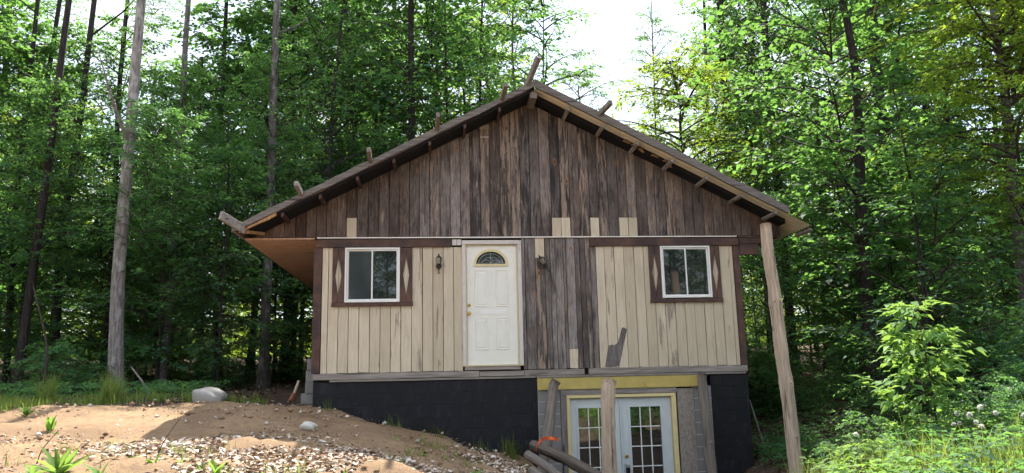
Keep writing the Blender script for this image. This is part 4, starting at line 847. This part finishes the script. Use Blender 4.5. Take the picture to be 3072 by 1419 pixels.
# grass
def blades(pos, hgt, g, wid=.006, lean=.5):
    n = len(pos); az = g.uniform(0, 6.28, n); d = np.stack([np.cos(az), np.sin(az), np.zeros(n)], 1); h = hgt[:, None]; ln = (np.abs(g.normal(size=n))*lean)[:, None]
    s_ = np.stack([-d[:, 1], d[:, 0], np.zeros(n)], 1)*wid*g.uniform(.6, 1.5, (n, 1)); p0 = pos; p1 = pos+UP*h*.55+d*h*ln*.25; p2 = pos+UP*h*(.95-.15*ln)+d*h*ln*.8
    V = np.stack([p0-s_, p0+s_, p1+s_*.8, p1-s_*.8, p2+s_*.12, p2-s_*.12], 1).reshape(-1, 3); k_ = np.arange(n)[:, None]*6; return V, np.concatenate([k_+np.array([[0, 1, 2, 3]]), k_+np.array([[3, 2, 4, 5]])], 0)
def grass_patch(name, xy, hgt, label, seed, wid=.006, lean=.5, mat=None):
    g = np.random.default_rng(seed); P = np.column_stack([xy, ground_z(xy[:, 0], xy[:, 1])-.01]); V, Q = blades(P, hgt, g, wid, lean); m_ = quick_mesh(name, V, Q, np.repeat(g.random(len(P)), 6), mat or M_GRASS); o = bpy.data.objects.new(name, m_); COL.objects.link(o); return tag(o, label, 'grass', None, 'stuff')
g = np.random.default_rng(21)
def clumped(n, x0, x1, y0, y1, nc, sp):
    c = np.column_stack([g.uniform(x0, x1, nc), g.uniform(y0, y1, nc)]); i = g.integers(0, nc, n); return c[i]+g.normal(size=(n, 2))*sp*g.uniform(.3, 1.2, (nc, 1))[i]
xy = np.concatenate([clumped(5200, -9, -2.6, -.85, .9, 90, .16), clumped(700, -2.6, -1.0, .2, 1.0, 12, .12), clumped(900, -8, -4.0, -2.4, -.8, 12, .2)])
grass_patch('grass', xy, np.clip(g.normal(.12, .06, len(xy)), .03, .28), 'bright grass growing along the left edge of the sand', 22)
xy = np.concatenate([clumped(180, -4.4, -4.0, -.3, .2, 2, .05), clumped(220, -3.4, -3.0, -.3, .2, 2, .06), clumped(90, -5.6, -5.2, -.2, .3, 1, .05)]); grass_patch('tall_grass', xy, np.clip(g.normal(.46, .12, len(xy)), .15, .75), 'taller seeding grass clumps at the left wood edge', 23, .004, .6)
xy = np.concatenate([clumped(6000, 5.6, 10.5, -9.5, -4.5, 120, .25), clumped(1500, 7.6, 12, -4.5, -1.5, 40, .3), clumped(3000, 5.8, 8.6, -9.6, -6.5, 60, .22)])
grass_patch('grass', xy, np.clip(g.normal(.27, .11, len(xy)), .08, .6), 'long sunlit grass covering the right bank', 24, .0045, .7)
for k_, (x, lab) in enumerate(((.25, 'grass tuft at the left end of black foundation'), (1.35, 'grass tuft sprouting before the black foundation left of the door'), (2.05, 'grass tuft under the white door on the bank'), (2.75, 'thin grass tuft before black foundation right of the door'), (3.25, 'long grass tuft beside the lying logs'))):
    n = 30 if k_ != 4 else 110; xy = np.column_stack([x+g.normal(size=n)*.07, -.16-np.abs(g.normal(size=n))*.07]); o = grass_patch('grass_tuft', xy, np.clip(g.normal(.17 if k_ < 4 else .30, .09, n), .06, .6), lab, 30+k_, .0035, .7); o['kind'] = 'thing'; o['group'] = 'grass tufts along the foundation'
xy = np.concatenate([clumped(500, -2.2, 3.4, -6.4, -3.6, 40, .08), clumped(300, 1.5, 3.6, -3.2, -1.0, 14, .08)]); grass_patch('sparse_grass', xy, np.clip(g.normal(.10, .05, len(xy)), .03, .26), 'sparse grass blades scattered through the litter', 41, .004, .9)
# ground cover leaves on the right bank and under the wood edge
F = Fol(); g = np.random.default_rng(50)
pts = np.concatenate([np.column_stack([g.uniform(7.4, 15, 4200), g.uniform(-5.5, 5, 4200)]), np.column_stack([g.uniform(5.3, 10, 2300), g.uniform(-9.3, -4.2, 2300)]), np.column_stack([g.uniform(-10, -2.3, 1500), g.uniform(.6, 4, 1500)]), np.column_stack([g.uniform(7.5, 8.4, 500), g.uniform(-2, .5, 500)])])
path_d = np.abs(pts[:, 0]-7.6-.18*(pts[:, 1]+3))
pts = pts[~((pts[:, 1] > -4) & (pts[:, 1] < -1.2) & (pts[:, 0] < 8.4+.3*np.sin(pts[:, 1]*3)))]
pts = pts[(pts[:, 0] < 0) | (pts[:, 1] > -4) | ((pts[:, 0]-2.05)/(pts[:, 1]+13.1) > .585)]
zz = ground_z(pts[:, 0], pts[:, 1])
for (x, y), z in zip(pts, zz):
    n = 5; hh = g.uniform(.05, .32); a = g.uniform(0, 6.28)+np.arange(n)*1.256; d = np.stack([np.cos(a), np.sin(a), g.normal(size=n)*.25], 1); v, f = leaves(np.array([x, y, z+hh])+d*.02, d, UP+g.normal(size=(n, 3))*.35, g.uniform(.035, .10, n), .5); F.add(v, f, np.repeat(g.uniform(.0, .8, n), 5))
o = bpy.data.objects.new('undergrowth', F.mesh('undergrowth', M_LEAFU)); COL.objects.link(o); tag(o, 'low leafy undergrowth on the right bank and wood edge', 'undergrowth', None, 'stuff')
# dandelion clocks
M_PUFF = mat_leaf('dandelion_seed', (.62, .62, .58), (.78, .78, .74), (.7, .7, .66), .4, .9, .1); M_STEM = mat_leaf('stem_green', (.12, .17, .05), (.2, .24, .08), (.2, .25, .05), .1)
g = np.random.default_rng(61); nn = g.normal(size=(90, 3)); nn /= np.linalg.norm(nn, axis=1, keepdims=True); V, Q = leaves(nn*.004, nn, np.cross(nn, g.normal(size=(90, 3))), np.full(90, .021), .55, .1, 0); PUFF = quick_mesh('seed_head', V, Q, np.repeat(g.random(90), 5), M_PUFF)
STEM = trunk_mesh([(0, 0, -.4), (.004, 0, -.2), (0, 0, 0)], .0028, .002, M_STEM, 6, 5, 1, False)
for k_, (x, y, h) in enumerate([(6.15+rt.random()*1.9, -8.4+rt.random()*2.9, rt.uniform(.30, .52)) for _ in range(30)]):
    root = empty('dandelion', (x, y, gz(x, y)), 'white dandelion seed head among the grass of the right bank', 'dandelion', 'dandelion clocks on the right bank'); add_part(root, 'seed_head', PUFF, Matrix.Translation((0, 0, h)) @ Matrix.Rotation(rt.random()*6, 4, 'Z') @ Matrix.Scale(rt.uniform(.85, 1.25), 4)); add_part(root, 'stem', STEM, Matrix.Translation((0, 0, h)))
# broad leaved plants
def rosette(name, x, y, specs, mat, label, seed, wr=.34, stalk=None):
    g = np.random.default_rng(seed); root = empty(name, (x, y, gz(x, y)-.01), label, 'plant')
    for (az, el, L, ww) in specs:
        d = np.array([math.cos(az)*math.cos(el), math.sin(az)*math.cos(el), math.sin(el)]); side = np.array([-math.sin(az), math.cos(az), 0]); up = np.cross(side, d)*-1; n = 8; V = []; 
        for i in range(n):
            u = i/(n-1); c = d*L*u-UP*L*.28*u**2*math.cos(el); wd = ww*L*math.sin(math.pi*min(1, u**.85*.97+.03))**.8+.002; V += [c-side*wd/2+up*wd*.18, c-up*wd*.05, c+side*wd/2+up*wd*.18]
        Qd = [(3*i+j, 3*i+j+1, 3*i+4+j, 3*i+3+j) for i in range(n-1) for j in (0, 1)]; me = quick_mesh('leaf', np.array(V), np.array(Qd), np.full(len(V), g.uniform(.2, .9)), mat, True); o = add_part(root, 'leaf', me)
    if stalk: me = trunk_mesh([(0, 0, 0), (.01, 0, stalk*.5), (0, 0, stalk)], .005, .003, M_STEM, 6, 5, 1, False); add_part(root, 'stem', me)
    return root
R_ = random.Random(8)
rosette('mullein_plant', -2.62, -3.08, [(a, e, L, .36) for a, e, L in ((.3, 1.35, .26), (2.4, 1.2, .25), (4.2, 1.25, .22), (5.3, 1.3, .24), (1.2, 1.1, .2), (.1, .25, .20), (1.5, .2, .18), (2.9, .22, .22), (3.9, .25, .16), (5.0, .2, .2), (5.8, .3, .17))], M_WEED, 'mullein rosette with upright pale green leaves on the sand at left', 1)
rosette('broadleaf_plant', -1.18, -5.95, [(R_.uniform(0, 6.28), R_.uniform(.5, 1.35), R_.uniform(.20, .38), .22) for _ in range(20)], M_WEED, 'dark green plant with pointed leaves at bottom left', 2)
for k_, (x, y, n, lab) in enumerate(((-1.42, -5.9, 10, 'small leafy weed left of the dark pointed plant at bottom'), (-.85, -5.95, 12, 'leafy weed right of the dark pointed plant at bottom'), (-.55, -5.55, 9, 'slender weed with brownish upper leaves at bottom'), (.05, -5.7, 9, 'yellow green weed at bottom edge on the litter'), (.45, -5.85, 9, 'low weed near bottom edge below the shadow line'), (-3.5, -1.9, 14, 'bright broad leaved weed at far left edge of the sand'), (-3.75, -2.3, 10, 'small bright weed at the left picture edge'), (5.9, -8.4, 12, 'broad leaved plant in full sun at bottom right'), (6.3, -8.3, 10, 'sunlit broad leaved plant right at bottom edge'), (2.5, -3.4, 7, 'small weed sprouting from litter before the logs'))):
    rosette('weed', x, y, [(R_.uniform(0, 6.28), R_.uniform(.2, 1.2), R_.uniform(.10, .22)*(1.5 if x > 5 else 1), .3) for _ in range(n)], M_WEED, lab, 10+k_)
for k_ in range(16):
    x = -1.0+k_*.21+R_.uniform(-.07, .07); o = rosette('weed', x, R_.uniform(-6.0, -5.35), [(R_.uniform(0, 6.28), R_.uniform(.1, 1.3), R_.uniform(.05, .13), .28) for _ in range(9)], M_WEED, 'small weed in the sparse row along the bottom edge', 40+k_, stalk=R_.uniform(.08, .2)); o['group'] = 'weeds along the bottom edge'
for k_, (a, m_, b, lab) in enumerate((((-1.62, -5.45, 1.56), (-1.58, -5.45, 1.75), (-1.45, -5.42, 1.92), 'thin dry stalk leaning at bottom left'), ((-.72, -5.0, 1.56), (-.66, -5.0, 1.75), (-.5, -4.98, 2.0), 'thin bent dry stalk standing in the shadow tip'), ((-5.4, 2.4, 2.1), (-5.3, 2.4, 3.0), (-5.75, 2.4, 4.4), 'thin curved dead stick at the left wood edge'), ((-3.55, 2.9, 2.05), (-3.75, 2.95, 2.4), (-4.05, 3.0, 2.75), 'grey dead branch leaning between boulder and pale tree'), ((14.2, 3, 1.9), (14.3, 3, 3.1), (14.33, 3, 4.45), 'thin pale dead trunk in the right hand wood'))):
    P = spline([a, m_, b], 10); o = MB().tube(P, np.linspace(.006 if k_ < 2 else .03, .003 if k_ < 2 else .014, 10), 6).build('dead_stick', M_GREYWOOD if k_ > 2 else M_TWIG, None, True); tag(o, lab, 'stick')

# ---------------------------------------------------------------- leaf litter
g = np.random.default_rng(90); n = 62000
x = g.uniform(-6, 4.2, n); y = g.uniform(-7, 1.0, n)
dens = .022+.95*np.exp(-((y+4.9+.25*(x-1)*(x < 1))/1.15)**2)*smooth01((x+2.2)/1.6)+.75*np.exp(-((x-3.1)/.7)**2-((y+1.9)/1.3)**2)+.5*np.exp(-((x+2.2)/.9)**2-((y+3.7)/.35)**2)+.10*(y > -.2)
dens *= .6+.7*(np.sin(x*2.3+np.sin(y*2))*np.sin(y*3.1+x)*.5+.5)
bz = (.9*np.exp(-((y+4.9+.25*(x-1)*(x < 1))/1.15)**2)*smooth01((x+2.2)/1.6)+.75*np.exp(-((x-3.1)/.7)**2-((y+1.9)/1.3)**2)) > .3
keep = (g.random(n) < dens) & ~((y > -.05) & (x > -.1)) & ~((x > 3.9) & (y > -1.2)); x, y = x[keep], y[keep]; bigz = bz[keep]; n = len(x)
z = ground_z(x, y)+g.uniform(.008, .034, n); a = g.uniform(0, 6.28, n); D = np.stack([np.cos(a), np.sin(a), g.normal(size=n)*.22], 1)
V, Q = leaves(np.stack([x, y, z], 1), D, UP+g.normal(size=(n, 3))*.38, np.where(bigz, g.uniform(.03, .095, n), np.clip(.014*g.pareto(1.6, n)+.014, .014, .09)), .6, .35, -.1)
w = NT('dry_leaf'); t = w.attr(); c = w.mix(w.ramp(t, 0, .45), (.20, .125, .085), (.44, .33, .25)); c = w.mix(w.ramp(t, .35, .8), c, (.70, .63, .56)); M_DRY = w.done(w.bsdf(c, .8, .25))
o = bpy.data.objects.new('leaf_litter', quick_mesh('leaf_litter', V, Q, np.repeat(g.random(n), 5), M_DRY)); COL.objects.link(o); tag(o, 'pale dry leaves and chips scattered over the sandy bank', 'leaf litter', None, 'stuff')
n = 16000; x = np.concatenate([g.uniform(-12, -.2, n), g.uniform(6.6, 16, n)]); y = np.concatenate([g.uniform(.6, 12, n), g.uniform(-5, 8, n)]); kk = ~((x > -1.3) & (x < 7.45) & (y > 0)); x, y = x[kk], y[kk]; n = len(x)
z = ground_z(x, y)+g.uniform(.004, .03, n); a = g.uniform(0, 6.28, n); D = np.stack([np.cos(a), np.sin(a), g.normal(size=n)*.2], 1); V, Q = leaves(np.stack([x, y, z], 1), D, UP+g.normal(size=(n, 3))*.4, g.uniform(.04, .10, n), .65, .3, -.1)
w = NT('brown_leaf'); t = w.attr(); M_BRN = w.done(w.bsdf(w.mix(t, (.085, .055, .038), (.27, .19, .14)), .8, .2))
o = bpy.data.objects.new('fallen_leaves', quick_mesh('fallen_leaves', V, Q, np.repeat(g.random(n), 5), M_BRN)); COL.objects.link(o); tag(o, 'brown fallen leaves on the forest floor', 'leaf litter', None, 'stuff')


# clods and small stones in the dug soil
n = 5200; x = g.uniform(-5.5, 3.7, n); y = g.uniform(-6.6, -.05, n); kk = sand_w(x, y) > .5; x, y = x[kk], y[kk]; n = len(x); r = np.clip(.006*g.pareto(1.8, n)+.006, .006, .045)
o6 = np.array([(1, 0, 0), (0, 1, 0), (-1, 0, 0), (0, -1, 0), (0, 0, .75), (0, 0, -.6)], float); V = (o6[None]*g.uniform(.65, 1.3, (n, 6, 1)))*r[:, None, None]; a = g.uniform(0, 6.28, n); ca, sa = np.cos(a), np.sin(a)
V = np.stack([V[..., 0]*ca[:, None]-V[..., 1]*sa[:, None], V[..., 0]*sa[:, None]+V[..., 1]*ca[:, None], V[..., 2]], -1)+np.stack([x, y, ground_z(x, y)+r*.3+.006], -1)[:, None, :]
T3 = np.array([(0, 1, 4), (1, 2, 4), (2, 3, 4), (3, 0, 4), (1, 0, 5), (2, 1, 5), (3, 2, 5), (0, 3, 5)]); Q = (np.arange(n)[:, None, None]*6+T3[None]).reshape(-1, 3)
w = NT('soil_clod'); t = w.attr(); c = w.mix(w.ramp(t, .1, .7), (.20, .13, .085), (.36, .25, .165)); c = w.mix(w.ramp(t, .82, .9), c, (.50, .46, .41)); M_CLOD = w.done(w.bsdf(c, .95, .1))
o = bpy.data.objects.new('soil_clods', quick_mesh('soil_clods', V.reshape(-1, 3), Q, np.repeat(g.random(n), 6), M_CLOD)); COL.objects.link(o); tag(o, 'small clods and stones strewn over the dug sand', 'soil clods', None, 'stuff')
